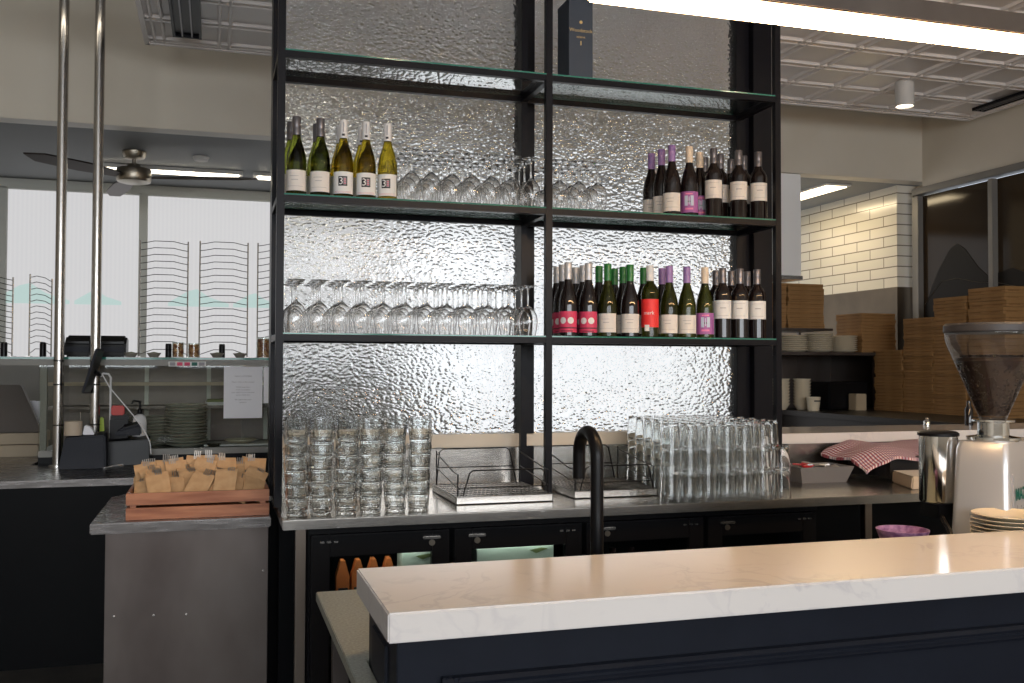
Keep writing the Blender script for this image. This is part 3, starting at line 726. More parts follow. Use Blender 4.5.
# ------------------------------------------------------------------ tumblers in leaning stacks
def tumbler_mb():
    prof = [(0, .0), (.0335, 0), (.0360, .004), (.0395, .045), (.0428, .086), (.0428, .088), (.0412, .088), (.0375, .045), (.0335, .014), (.030, .010), (0, .009)]
    mb = MB().lathe(prof, 14, smooth=False)
    return mb
tb = tumbler_mb().build('tumbler', 'thin', local=True); tb['category'] = 'glass'
for p_ in tb.data.polygons: p_.use_smooth = False
TB = Spawner(tb)
cols = [296.5, 321, 346, 371, 394.5, 419]
lean = [(-.030, .01), (.02, -.01), (.035, .0), (-.02, .01), (.03, .02), (-.015, -.01)]
for r_ in range(2):
    for i, px in enumerate(cols):
        b0 = at(px, 512, Y=3.455+r_*.095)
        n = 6
        ax, ay = lean[(i+2*r_) % 6]
        ph = random.uniform(0, 6)
        for k in range(n):
            z = .9305+k*.049
            x = b0.x+math.sin(ph+k*.8)*.0035+ax*.12*k/5; y = b0.y+r_*.0+ay*.1*k/5
            tl = random.uniform(-.06, .06)+(-.16 if (k == n-1 and i % 2 == 0) else 0) if k else 0
            TB((x, y, z), 0, 'ribbed tumbler, %s up in the %s stack from left, %s' % (ORD[k], ORD[i], ROW[r_]), 'stacked tumblers on the left of the counter', rot=(random.uniform(-.05, .05) if k else 0, tl, random.uniform(0, 3)))

# tall glasses, nested upside down
def tall_mb():
    prof = [(.0385, 0), (.0395, .001), (.0325, .108), (.0300, .118), (0, .118), (0, .108), (.027, .107), (.0305, .100), (.0372, .001)]
    return MB().lathe(prof, 20, closed=True)
tg = tall_mb().build('tall_glass', 'thin', local=True); tg['category'] = 'glass'
TG = Spawner(tg)
for r_ in range(7):
    for i in range(6):
        x = (1.682 if r_ == 0 else 1.768)+.0805*i; y = 3.415+r_*.0855
        for k in range(3):
            if abs(x-2.324) < .06 and abs(y-3.68) < .06: continue
            TG((x+random.uniform(-.0015, .0015), y, .9305+k*.093), random.uniform(0, 6), 'upturned tall glass, %s up, %s column from left, %s' % (ORD[k], ORD[i], (ROW+['sixth row back', 'seventh row back'])[r_]), 'nested tall glasses on the right of the counter')
for k in range(2):
    TG((2.166, 3.408, .9305+k*.093), random.uniform(0, 6), 'upturned tall glass at the right end, %s of the low pair' % (('lower', 'upper')[k]), 'nested tall glasses on the right of the counter')

# ------------------------------------------------------------------ drip trays with wire racks
def tray(x0, x1, y0, y1, label, wide_left):
    t = thing('drip_tray', label, 'tray', ((x0+x1)/2, (y0+y1)/2, .9305))
    z = .9305
    p_ = MB(); p_.box(x0, y0, z, x1, y1, z+.004)
    for a in ((x0, y0, x1, y0+.003), (x0, y1-.003, x1, y1), (x0, y0, x0+.003, y1), (x1-.003, y0, x1, y1)): p_.box(a[0], a[1], z, a[2], a[3], z+.028)
    p_.build('pan', 'steel', t)
    gr = MB()
    n = 22
    for k in range(n+1): gr.tube([(x0+.004+(x1-x0-.008)*k/n, y0+.004, z+.030), (x0+.004+(x1-x0-.008)*k/n, y1-.004, z+.030)], .0013, 5)
    for k in range(8): gr.tube([(x0+.004, y0+.006+(y1-y0-.012)*k/7, z+.0275), (x1-.004, y0+.006+(y1-y0-.012)*k/7, z+.0275)], .0016, 5)
    gr.build('grille', 'blackp', t)
    r = .0028; W = MB(); zb = z+.03
    xa, xb = (x0+.012, x1-.012)
    # rear high hoop, front low hoop, side arms
    W.tube([(xa, y1-.02, zb), (xa+.012, y1-.02, zb+.135), (xa+.03, y1-.02, zb+.147), (xb-.06, y1-.02, zb+.147), (xb-.045, y1-.02, zb+.135), (xb-.015, y1-.02, zb)], r, 6)
    W.tube([(xa+.01, y1-.02, zb+.07), (xb-.03, y1-.02, zb+.07)], r*.8, 6)
    W.tube([(xa+.02, y0+.02, zb), (xa+.045, y0+.02, zb+.085), (xa+.06, y0+.02, zb+.095), (xb-.03, y0+.02, zb+.095), (xb-.018, y0+.02, zb+.085), (xb, y0+.02, zb)], r, 6)
    W.tube([(xa, y1-.02, zb+.13), (xa, y0+.10, zb+.085), (xa, y0+.02, zb+.08), (xa, y0+.02, zb)], r, 6)
    W.tube([(xb, y1-.02, zb+.13), (xb, y0+.10, zb+.095), (xb, y0+.02, zb+.09), (xb, y0+.02, zb)], r, 6)
    W.tube([(xa, y1-.02, zb+.07), (xa, y0+.02, zb+.03)], r*.8, 6); W.tube([(xb, y1-.02, zb+.07), (xb, y0+.02, zb+.03)], r*.8, 6)
    W.tube([(xa, y1-.02, zb), (xa, y1-.02, zb+.14)], r, 6); W.tube([(xb, y1-.02, zb), (xb, y1-.02, zb+.14)], r, 6)
    W.tube([(xa, y0+.02, zb+.03), (xb, y0+.02, zb+.03)], r*.8, 6)
    W.build('wire_rack', 'blackp', t)
tray(.866, 1.250, 3.545, 3.955, 'steel drip tray with black wire rack, just right of the stacked tumblers', True)
tray(1.352, 1.712, 3.585, 3.985, 'second steel drip tray with black wire rack, behind the black tap', False)

# melamine sachet box
c = MB(); x0, x1, y0, y1 = 2.49, 2.77, 3.76, 3.95; z = .9305
def taper(i, o, z0, z1):  # i: inset bottom
    return [(x0+i, y0+i, z0), (x1-i, y0+i, z0), (x1-i, y1-i, z0), (x0+i, y1-i, z0), (x0+o, y0+o, z1), (x1-o, y0+o, z1), (x1-o, y1-o, z1), (x0+o, y1-o, z1)]
A = taper(.025, 0, z, z+.072); B = taper(.03, .006, z+.006, z+.072)
c.add(A+B, [(3, 2, 1, 0), (0, 1, 5, 4), (1, 2, 6, 5), (2, 3, 7, 6), (3, 0, 4, 7), (8, 9, 10, 11), (9, 8, 12, 13), (10, 9, 13, 14), (11, 10, 14, 15), (8, 11, 15, 12), (4, 5, 13, 12), (5, 6, 14, 13), (6, 7, 15, 14), (7, 4, 12, 15)])
tag(c.build('sachet_box', 'grey_plastic'), 'grey tapered box of sachets on the steel counter, right of the tall glasses', 'box')
for i in range(26):
    sx = random.uniform(x0+.045, x1-.045); sy = random.uniform(y0+.045, y1-.045)
    red = sx < x0+.13 and random.random() < .8
    s = MB(); s.prism([(-.026, -.013), (.026, -.013), (.026, .013), (-.026, .013)], 'z', -.0012, .0012); s.prism([(-.021, -.010), (.021, -.010), (.021, .010), (-.021, .010)], 'z', -.003, .003)
    o = s.build('sachet', 'redpack' if red else 'silverpack', local=True)
    o.location = (sx, sy, z+.056+.0009*i); o.rotation_euler = (random.uniform(-.25, .25), random.uniform(-.25, .25), random.uniform(0, 3))
    tag(o, '%s paper sachet lying on the heap in the grey box' % ('red' if red else 'silver'), 'sachet', 'red sachets in the grey box' if red else 'silver sachets in the grey box')

# stack of white cups behind the right post
t = MB()
for k in range(7):
    t.lathe([(.022, 0), (.026, .075), (.028, .077), (.028, .080), (.024, .080)], 20, (2.435, 3.80, .9305+k*.021))
t.lathe([(0, 0), (.022, 0)], 20, (2.435, 3.80, .9305+6*.021+.08))
p = at(783.5, 440, Y=3.72)
cup = MB().lathe([(.026, 0), (.022, .078), (0, .078)], 20, (0, 0, 0)).lathe([(.026, 0), (.028, .001), (.028, .004), (.026, .005)], 20)
cpo = cup.build('paper_cup', 'white_plastic', local=True); cpo['category'] = 'cup'; CP = Spawner(cpo)
for k in range(12):
    CP((p.x-.018, 3.80, .9305+k*.0165), k*.5, 'white upturned paper cup, %s from the counter, beside the right shelf post' % ORD[k], 'nested white paper cups by the right post')

# folded checked cloth over a black folded cloth, paper ream
x0, y0 = 2.66, 3.62
def sheet(mb, x0, x1, y0, y1, fz, th, nx=24, ny=14, mi=0):
    vs = []; fs = []
    for s_ in (0, 1):
        for j in range(ny+1):
            for i in range(nx+1):
                x = x0+(x1-x0)*i/nx; y = y0+(y1-y0)*j/ny
                vs.append((x+.006*math.sin(j*1.1), y+.01*math.sin(i*.7), fz(i/nx, j/ny)-s_*th))
    w = nx+1; k = w*(ny+1)
    for j in range(ny):
        for i in range(nx):
            a = j*w+i; fs.append((a, a+1, a+w+1, a+w)); fs.append((k+a, k+a+w, k+a+w+1, k+a+1))
    for i in range(nx): fs.append((i, k+i, k+i+1, i+1)); a = ny*w+i; fs.append((a, a+1, k+a+1, k+a))
    for j in range(ny): a = j*w; fs.append((a, a+w, k+a+w, k+a)); a += nx; fs.append((a, k+a, k+a+w, a+w))
    mb.add(vs, fs, mi, True)
bc = MB(); sheet(bc, 2.93, 3.42, 3.72, 4.03, lambda u, v: 1.035+.008*math.sin(u*3+1)+.006*math.sin(v*5)-(.02*(1-u/.08) if u < .08 else 0), .078)
tag(bc.build('folded_cloth', 'blackcloth'), 'black folded cloth bundle under the checked tea towel', 'cloth')
cc = MB()
def tz(u, v):
    drop = .055*max(0, 1-u/.30)**1.3 + .050*max(0, 1-v/.35)*(1 if u < .5 else max(0, 1-(u-.5)/.12))
    return 1.088+.010*math.sin(u*9)+.006*math.sin(v*7+u*4)-drop
sheet(cc, 2.79, 3.40, 3.70, 4.05, tz, .012, 40, 18)
tag(cc.build('tea_towel', 'check'), 'red and white checked tea towel draped on the counter near the grinder', 'towel')
bd = MB(); bd.hexa([(2.84, 3.47, .931), (3.22, 3.40, .931), (3.30, 3.66, .931), (2.93, 3.71, .931), (2.85, 3.475, .985), (3.22, 3.405, .985), (3.30, 3.66, .985), (2.93, 3.705, .985)])
bd.add([(2.852, 3.478, .9857), (3.218, 3.408, .9857), (3.298, 3.658, .9857), (2.932, 3.703, .9857)], [(0, 1, 2, 3)], 1)
tag(bd.build('paper_bag_pack', ['board', 'paperlabel'], bev=.006), 'flat pack of natural paper bags lying on the counter beside the grinder', 'pack')

# ------------------------------------------------------------------ bar in front: stone top on a navy carcass
BX0, BY_0, BY_1, BT, BB = .285, 1.648, 2.032, 1.03, .978
t = thing('bar', 'navy panelled bar with a thick marbled stone top in the foreground', 'bar', (1.9, 1.85, 0))
MB().box(BX0, BY_0, BB, 3.6, BY_1, BT).build('stone_top', 'stone', t, bev=.003)
MB().box(BX0+.022, BY_0+.035, 0, 3.6, BY_1-.03, BB).build('carcass', 'navy', t, bev=.002)
MB().box(BX0+.017, BY_0+.13, .0, BX0+.024, BY_1-.10, BB-.04).build('end_panel', 'navyp', t, bev=.002)
mo = MB()
yf = BY_0+.035
for k, (x0, x1) in enumerate(((.385, 3.55),)):
    z1, z0 = .905, .12
    prof = [(0, 0), (-.010, .002), (-.013, .008), (-.008, .013), (-.008, .018), (-.016, .021), (-.018, .027), (-.012, .034), (0, .036)]
    for (dy, dz) in ((0, 0),):
        mo.prism([(yf+a, z1-.036+b) for a, b in prof], 'x', x0, x1)
        mo.prism([(yf+a, z0+.036-b) for a, b in prof], 'x', x0, x1)
    for xx, sgn in ((x0, 1), (x1, -1)):
        mo.add([(xx+sgn*(b), yf+a, z0) for a, b in prof]+[(xx+sgn*(b), yf+a, z1) for a, b in prof],
               [(i, i+1, i+1+len(prof), i+len(prof)) for i in range(len(prof)-1)])
mo.build('panel_moulding', 'navy', t)

# steel underbench behind the bar
t = thing('prep_bench', 'speckled grey prep bench projecting left behind the bar', 'bench', (1.8, 2.3, 0))
M['bench_top'] = vary(mat('grey_speckled_benchtop', (.28, .29, .25), .35, spec=.4), (.22, .23, .19), (.33, .34, .30), 160, detail=2)
MB().prism([(.262, 1.60), (BX0+.0165, 1.60), (BX0+.0165, BY_1-.028), (3.6, BY_1-.028), (3.6, 2.632), (.262, 2.632)], 'z', .825, .85).build('worktop', 'bench_top', t, bev=.002)
for x in (.30, 1.6, 3.3): MB().box(x, 2.56, 0, x+.04, 2.60, .825).build('leg', 'steel_dark', t)
MB().box(.33, BY_1+.02, .3, 3.5, 2.58, .32).build('undershelf', 'steel_dark', t)
# gooseneck tap
tx, ty = .909, 2.25
t = thing('tap', 'matt black gooseneck tap rising behind the stone bar top', 'tap', (tx, ty, .85))
pts = [(tx, ty, .87), (tx, ty, 1.0), (tx, ty, 1.22)]+[(tx, ty+.062-.062*math.cos(a), 1.222+.062*math.sin(a)) for a in [PI*k/14 for k in range(1, 15)]]+[(tx, ty+.124, 1.19), (tx, ty+.124, 1.16)]
MB().tube(pts, .0165, 18).build('spout', 'blackp', t)
MB().lathe([(0, 0), (.034, 0), (.034, .008), (.024, .014), (.024, .06), (0, .06)], 24, (tx, ty, .8505)).build('base', 'blackp', t)
MB().tube([(tx+.02, ty, .89), (tx+.06, ty, .91)], .008, 10).build('lever', 'blackp', t)

# ------------------------------------------------------------------ coffee grinder
gx, gy, gz = 2.197, 2.33, .8505
t = thing('coffee_grinder', 'silver coffee grinder with a bean hopper at the right edge of the bar', 'grinder', (gx, gy, gz))
def rrect(w, d, r, n=6):
    o_ = []
    for cx, cy_, a0 in ((w-r, d-r, 0), (-w+r, d-r, PI/2), (-w+r, -d+r, PI), (w-r, -d+r, 1.5*PI)):
        for k in range(n+1):
            a = a0+PI/2*k/n; o_.append((cx+r*math.cos(a), cy_+r*math.sin(a)))
    return o_
b = MB(); levels = [(0, 1.10, .03), (.05, 1.07, .03), (.30, .96, .035), (.365, .93, .04), (.385, .86, .05)]
rings = []
for z, s_, rr in levels: rings.append([(x*s_, y*s_, z) for x, y in rrect(.185, .078, .020)])
vs = [v for r_ in rings for v in r_]; n = len(rings[0]); fs = []
for k in range(len(rings)-1):
    for i in range(n): fs.append((k*n+i, k*n+(i+1) % n, (k+1)*n+(i+1) % n, (k+1)*n+i))
fs.append(tuple(range(n))); fs.append(tuple((len(rings)-1)*n+i for i in range(n)))
b.add(vs, fs, 0, True); b.xf(Matrix.Translation((gx, gy, gz)) @ Matrix.Rotation(math.radians(30), 4, 'Z') @ Matrix.Translation((.06, 0, 0)))
b.build('body', 'grinder_white', t)
MB().lathe([(.070, .385), (.074, .389), (.074, .396), (.050, .400), (.043, .402), (.043, .438), (.058, .441), (.058, .447), (.03, .447)], 32, (gx, gy, gz)).build('collar', 'chrome', t)
H0 = .447
hop = [(.036, H0), (.040, H0+.01), (.126, H0+.222), (.130, H0+.238), (.130, H0+.258)]
ho = MB().lathe(hop, 40, (gx, gy, gz)).build('hopper', 'hopper', t); ho['label'] = 'clear conical hopper'
be = MB().lathe([(0, H0+.012), (.034, H0+.012), (.039, H0+.03), (.101, H0+.172), (.094, H0+.182), (.05, H0+.190), (0, H0+.192)], 32, (gx, gy, gz))
for k in range(100):
    a = random.uniform(0, 2*PI); q = random.random()**.5*.088
    n0 = len(be.v); be.lathe([(0, -.004), (.0035, -.002), (.0042, 0), (.0035, .002), (0, .004)], 6)
    be.xf(Matrix.Translation((gx+q*math.cos(a), gy+q*math.sin(a), gz+H0+.187)) @ Matrix.Rotation(a, 4, 'Z') @ Matrix.Rotation(1.3, 4, 'X'), n0)
for k in range(420):
    a = random.uniform(0, 2*PI); h = random.uniform(.02, .168); q = .036+(h-.012)*.405-.001
    n0 = len(be.v); be.lathe([(0, -.005), (.0035, -.003), (.0042, 0), (.0035, .003), (0, .005)], 6)
    be.xf(Matrix.Translation((gx+q*math.cos(a), gy+q*math.sin(a), gz+H0+h)) @ Matrix.Rotation(random.uniform(0, 6), 4, 'Z') @ Matrix.Rotation(random.uniform(0, 3), 4, 'X'), n0)
be.build('coffee_beans', 'beans', t)['kind'] = 'stuff'
MB().lathe([(0, H0+.258), (.130, H0+.255), (.134, H0+.259), (.134, H0+.277), (.128, H0+.283), (0, H0+.285)], 40, (gx, gy, gz)).build('hopper_lid', 'lid', t)
dx, dy = 2.078, 2.42
d = MB().lathe([(0, .20), (.053, .20), (.055, .205), (.055, .395), (0, .395)], 32, (dx, dy, gz)).build('doser', 'chrome', t)
MB().lathe([(0, .396), (.059, .396), (.059, .404), (.05, .409), (0, .410)], 32, (dx, dy, gz)).build('doser_lid', 'blackp', d)
MB().box(dx-.045, dy-.05, gz+.155, dx+.03, dy+.03, gz+.20).tube([(dx-.03, dy-.045, gz+.16), (dx-.05, dy-.10, gz+.13), (dx-.055, dy-.12, gz+.10)], .009, 8).build('portafilter_fork', 'blackp', t, bev=.004)
lb = MB(); # maker's plate on the right-hand face
rm = Matrix.Translation((gx, gy, gz)) @ Matrix.Rotation(math.radians(30), 4, 'Z')
# place on the +x-ish facing side that looks at the camera
plate_n0 = 0
yy = -.0835
lb.add([(-.095, yy-.0015, .07), (.105, yy-.0015, .07), (.105, yy+.004, .205), (-.095, yy+.004, .205)], [(0, 1, 2, 3)], 0)
fr_ = [(-.085, .085, -.081, .20), (.081, .085, .085, .20)]
lb.box(-.090, yy-.0015, .072, -.088, yy+.003, .203, 2)
text_flat(lb, 'MAZZER', .046, (.020, yy-.0022, .128), (1, 0, 0), (0, .04, 1), 1, .0016); text_flat(lb, 'luigi', .05, (-.022, yy-.0037, .078), (1, 0, 0), (0, .04, 1), 2, .0012)
lb.xf(rm @ Matrix.Translation((0, .006, .095))); lb.build('maker_plate', ['whitelabel', 'tealink', 'inkgrey'], t)

# saucers and a purple dish on the prep bench
def lathe_thing(name, prof, c_, m_, label, cat, group=None, seg=36):
    return tag(MB().lathe(prof, seg, c_).build(name, m_), label, cat, group)
p = at(1005, 515, Y=2.155)
sc = MB().lathe([(0, .004), (.045, .002), (.050, 0), (.054, .002), (.100, .017), (.104, .019), (.103, .0205), (.095, .0185), (.055, .008), (0, .008)], 40).build('saucer', 'porcelain', local=True); sc['category'] = 'plate'; SC = Spawner(sc)
for k in range(18):
    SC((2.075+random.uniform(-.002, .002), 2.137, .8505+k*.0108), k*.3, 'cream saucer, %s from the bench, in the stack by the grinder' % ORD[k], 'cream saucers stacked by the grinder')
lathe_thing('small_bowl', [(0, .0), (.03, 0), (.034, .004), (.056, .05), (.066, .076), (.067, .080), (.064, .080), (.052, .052), (.028, .010), (0, .009)], (1.735, 2.155, .945), 'purpledish', 'purple speckled bowl peeking over the far edge of the stone bar top', 'bowl')
lathe_thing('cup_tower', [(0, 0), (.05, 0), (.05, .09), (.044, .094), (0, .094)], (1.735, 2.155, .8505), 'steel', 'round steel canister under the purple bowl', 'canister')

# ------------------------------------------------------------------ LED pendant over the bar
t = thing('linear_pendant', 'long warm LED bar light hanging over the front of the bar', 'light', (1.9, 1.93, 2.25))
LY = 1.95
MB().box(.775, 1.925, 2.25, 3.5, 1.975, 2.281).build('diffuser', 'led', t, bev=.004)
MB().box(.80, 1.922, 2.2815, 3.5, 1.978, 2.335).build('housing', 'steel_dark', t, bev=.003)
for x in (1.1, 2.0, 3.0): MB().tube([(x, LY, 2.335), (x, LY, 4.3)], .003, 6).build('hanger', 'steel', t)

# ------------------------------------------------------------------ left foreground: steel cabinet with crate
t = thing('steel_cabinet', 'dull stainless steel cabinet standing left of the shelves', 'cabinet', (-.1, 4.05, 0))
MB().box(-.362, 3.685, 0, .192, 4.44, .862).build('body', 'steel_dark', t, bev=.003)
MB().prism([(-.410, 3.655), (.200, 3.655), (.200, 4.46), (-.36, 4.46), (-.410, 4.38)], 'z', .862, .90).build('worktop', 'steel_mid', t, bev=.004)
sc_ = MB()
for (x, z) in ((-.33, .57), (-.20, .565), (-.09, .56), (.175, .70)): sc_.lathe([(0, 0), (.005, 0), (.004, .002), (0, .0025)], 10).xf(Matrix.Translation((x, 3.6855, z)) @ Matrix.Rotation(PI/2, 4, 'X'), len(sc_.v)-22)
sc_.build('screws', 'steel', t)
kx0, kx1, ky0, ky1 = -.298, .196, 3.70, 4.02
t = thing('wooden_crate', 'low red-brown wooden slatted crate on the steel cabinet', 'crate', ((kx0+kx1)/2, 3.86, .9005))
z = .9005
MB().box(kx0+.012, ky0+.012, z, kx1-.012, ky1-.012, z+.01).build('base', 'wood', t)
for (a, b_, c_, d_) in ((kx0, ky0, kx1, ky0+.012), (kx0, ky1-.012, kx1, ky1), (kx0, ky0+.012, kx0+.012, ky1-.012), (kx1-.012, ky0+.012, kx1, ky1-.012)):
    for z0, z1 in ((z, z+.042), (z+.052, z+.094)): MB().box(a, b_, z0, c_, d_, z1).build('slat', 'wood', t, bev=.0015)
cp_ = MB()
for x in (kx0+.013, kx1-.033):
    for y in (ky0+.013, ky1-.033): cp_.box(x, y, z+.01, x+.02, y+.02, z+.09)
cp_.build('corner_blocks', 'wood', t)
# kraft cutlery pouches
pm = MB(); w_, h_ = .040, .120
pm.add([(-w_, -.003, 0), (w_, -.003, 0), (w_, -.003, h_-.004), (w_*.5, -.0035, h_-.0), (-w_*.5, -.0035, h_-.0), (-w_, -.003, h_-.004),
        (-w_, .003, 0), (w_, .003, 0), (w_, .003, h_+.012), (-w_, .003, h_+.012)],
       [(0, 1, 2, 3, 4, 5), (7, 6, 9, 8), (0, 6, 7, 1), (0, 5, 9, 6), (1, 7, 8, 2)])
po = pm.build('cutlery_pouch', 'kraft', local=True); po['category'] = 'pouch'; PO = Spawner(po)
fk = MB()
fk.box(-.0025, -.001, 0, .0025, .001, .085); fk.prism([(-.008, .085), (.008, .085), (.012, .110), (-.012, .110)], 'y', -.001, .001)
for k in range(4): fk.box(-.012+k*.0068, -.001, .110, -.0088+k*.0068, .001, .142)
fo = fk.build('fork', 'cutlery', local=True); fo['category'] = 'cutlery'; FO = Spawner(fo)
SIDE = ['left end', 'left', 'centre left', 'centre', 'centre right', 'right', 'right end']
for r_ in range(5):
    n = 8
    for i in range(n):
        x = kx0+.055+(kx1-kx0-.11)*(i+.5*(r_ % 2)*.6)/(n-1) + random.uniform(-.012, .012)
        x = max(kx0+.05, min(kx1-.05, x))
        y = ky0+.055+r_*.052+random.uniform(-.008, .008)
        tilt = random.uniform(-.95, -.65) if r_ < 3 else random.uniform(-.6, -.2)
        rollv = random.uniform(-.45, .45)+.25*(i-3.5)/3.5
        rot = (-tilt*-1, rollv, random.uniform(-.35, .35))
        rot = (tilt, rollv*.7, random.uniform(-.3, .3))
        zz = z+.054-.008*abs(i-3.5)/3.5+.003*r_+random.uniform(0, .008)
        lb_ = '%s in the %s of the wooden crate, %s from left'
        PO((x, y, zz), 0, lb_ % ('kraft pouch', ROW[r_], ORD[i]), 'kraft cutlery pouches in the wooden crate', rot=rot)
        from mathutils import Euler
        fo_ = Euler(rot).to_matrix() @ Vector((random.uniform(-.02, .02), 0, random.uniform(-.006, .014)))
        FO((x+fo_.x, y+fo_.y, zz+fo_.z), 0, lb_ % ('fork', ROW[r_], ORD[i]), 'forks in the kraft pouches', rot=rot)

# ------------------------------------------------------------------ left bench with till things
t = thing('service_bench', 'steel-topped black service bench at the far left', 'bench', (-1.6, 5.5, 0))
A0, A1 = at(0, 484, z=.9), at(155, 475, z=.9)
yb = (A0.y+A1.y)/2
MB().box(-3.0, yb, .865, .10, 5.87, .90).box(-3.0, 5.87, .865, -.96, 7.1, .90).build('worktop', 'steel_mid', t, bev=.003)
MB().box(-3.0, yb+.04, 0, .08, 5.87, .865).box(-3.0, 5.87, 0, -.96, 7.1, .865).build('body', 'blackboard', t, bev=.002)
PY = 5.80
def pole(px, label):
    p = at(px, 430, Y=PY)
    t = thing('steel_pole', label, 'pole', (p.x, PY, .9005))
    MB().tube([(p.x, PY, .905), (p.x, PY, 4.3)], .027, 20, cap=True).build('tube', 'pole', t)
    MB().lathe([(0, 0), (.045, 0), (.045, .006), (.026, .010), (.026, .02), (0, .02)], 24, (p.x, PY, .9005)).build('flange', 'chrome', t)
    r_ = MB()
    for z in (1.12, 1.34, 1.47): r_.lathe([(.027, 0), (.0285, 0), (.0285, .006), (.027, .006)], 20, (p.x, PY, z))
    r_.build('cable_tie', 'blackp', t)
pole(58, 'left of two round steel poles rising from the service bench')
pole(94.5, 'right of two round steel poles rising from the service bench')

# till screen seen from behind at the left edge
TY = 6.48
p1, p2 = at(17, 385, Y=TY), at(42, 433, Y=TY)
z1_, z2_ = at(20, 433, Y=TY).z, at(20, 444, Y=TY).z
t = thing('till_screen', 'bronze-grey till screen seen from behind at the left edge', 'till', (-1.25, TY+.1, .9005))
MB().add([(-1.60, TY, z1_+.002), (p2.x, TY, z1_+.002), (p1.x, TY+.10, p1.z), (-1.60, TY+.10, p1.z), (-1.60, TY+.05, z1_+.002), (p2.x, TY+.05, z1_+.002), (p1.x+.01, TY+.15, p1.z), (-1.60, TY+.15, p1.z)],
      [(0, 1, 2, 3), (5, 4, 7, 6), (1, 5, 6, 2), (0, 3, 7, 4), (3, 2, 6, 7), (0, 4, 5, 1)]).build('screen_back', 'screenback', t, bev=.006)
MB().box(-1.60, TY-.03, z2_, p2.x+.003, TY+.30, z1_).build('stand', 'tan', t, bev=.006)
MB().box(-1.70, TY-.05, .9005, p2.x-.01, TY+.32, z2_-.004).build('cash_drawer', 'tan', t, bev=.006)
for k in range(4):
    s = MB().box(0, 0, 0, .003, .10, .19)
    o = s.build('paper_sheet', 'paper', local=True); o.location = (p1.x-.09+k*.028, TY+.17+.012*k, z1_+.002); o.rotation_euler = (0, .10+.05*k, -1.1-.08*k)
    tag(o, '%s loose white paper sheet from left propped behind the till screen' % ORD[k], 'paper', 'paper sheets behind the till')
def hexbox(px0, px1, pt, Y, d, inset, zb=.9005):
    a, b_ = at(px0, 450, Y=Y), at(px1, 450, Y=Y); zt = at((px0+px1)/2, pt, Y=Y).z
    return [(a.x, Y, zb), (b_.x, Y, zb), (b_.x, Y+d, zb), (a.x, Y+d, zb), (a.x+inset, Y+.01, zt), (b_.x-inset*.2, Y+.01, zt+.012), (b_.x-inset*.2, Y+d, zt+.03), (a.x+inset, Y+d, zt+.015)]
tag(MB().hexa(hexbox(58, 106, 438, 5.60, .13, .03)).build('printer_dock', 'navyp', bev=.008), 'dark blue-black dock in front of the steel poles on the service bench', 'dock')
tag(MB().hexa(hexbox(107, 149, 442, 5.745, .09, .0)).build('receipt_printer', 'blackp', bev=.004), 'low black receipt printer under the card terminal', 'printer')
q0, q1 = at(113, 441, Y=5.75), at(141, 441, Y=5.75); zt = at(128, 440, Y=5.745).z+.024
t = thing('card_terminal', 'dark grey card terminal lying on the low black printer', 'card terminal', ((q0.x+q1.x)/2, 5.72, zt))
MB().hexa([(q0.x, 5.75, zt), (q1.x, 5.75, zt), (q1.x, 5.81, zt), (q0.x, 5.81, zt), (q0.x+.02, 5.755, zt+.03), (q1.x-.005, 5.755, zt+.06), (q1.x-.01, 5.81, zt+.075), (q0.x+.04, 5.81, zt+.045)]).build('body', 'navyp', t, bev=.008)
MB().hexa([(q0.x+.05, 5.753, zt+.039), (q1.x-.02, 5.753, zt+.057), (q1.x-.02, 5.805, zt+.072), (q0.x+.05, 5.805, zt+.052), (q0.x+.05, 5.753, zt+.044), (q1.x-.02, 5.753, zt+.062), (q1.x-.02, 5.805, zt+.077), (q0.x+.05, 5.805, zt+.057)]).build('screen', 'blackp', t)
q = at(79, 438, Y=5.66); zt = q.z+.015
tag(MB().lathe([(.016, 0), (.045, 0), (.045, .075), (.016, .075)], 28, (q.x-.03, 5.665, zt), closed=True).build('paper_roll', 'board'), 'cream paper roll on the dark dock between the poles', 'roll')
tag(MB().hexa([(q.x+.02, 5.63, zt+.003), (q.x+.08, 5.63, zt+.003), (q.x+.08, 5.69, zt+.003), (q.x+.02, 5.69, zt+.003), (q.x+.03, 5.63, zt+.055), (q.x+.06, 5.63, zt+.045), (q.x+.06, 5.69, zt+.045), (q.x+.03, 5.69, zt+.055)]).build('docket_curl', 'paper', bev=.004), 'small pale folded docket beside the cream paper roll', 'paper')
q = at(80, 430, Y=5.83)
tag(MB().lathe([(0, 0), (.02, 0), (.02, .004), (.002, .006), (.002, .29), (0, .29)], 10, (q.x, 5.84, .9005)).build('docket_spike', 'chrome'), 'thin docket spike standing behind the paper roll', 'spike')
q = at(93, 371, Y=5.70)
t = thing('tablet', 'thin dark tablet clamped on edge to the right steel pole', 'tablet', (q.x, 5.70, q.z))
TM = Matrix.Translation((q.x, 5.70, q.z)) @ Matrix.Rotation(math.radians(16), 4, 'Y') @ Matrix.Rotation(math.radians(84), 4, 'Z')
MB().box(-.085, -.006, -.125, .085, .006, .125).xf(TM).build('case', 'navyp', t, bev=.004)
MB().box(-.078, -.0075, -.117, .078, -.0055, .117).xf(TM).build('screen', 'blackp', t)
MB().tube([(q.x+.006, 5.71, q.z), (q.x+.025, PY-.02, q.z-.02)], .012, 10).build('clamp', 'blackp', t)
q = at(110, 440, Y=5.87)
b = MB(); zt = at(110, 374, Y=5.87).z
b.tube([(q.x, 5.865, .905), (q.x, 5.865, zt-.02), (q.x-.012, 5.865, zt), (q.x-.04, 5.865, zt+.003), (q.x-.055, 5.865, zt-.015)], .006, 10); b.lathe([(0, 0), (.02, 0), (.02, .008), (0, .010)], 16, (q.x, 5.85, .9005))
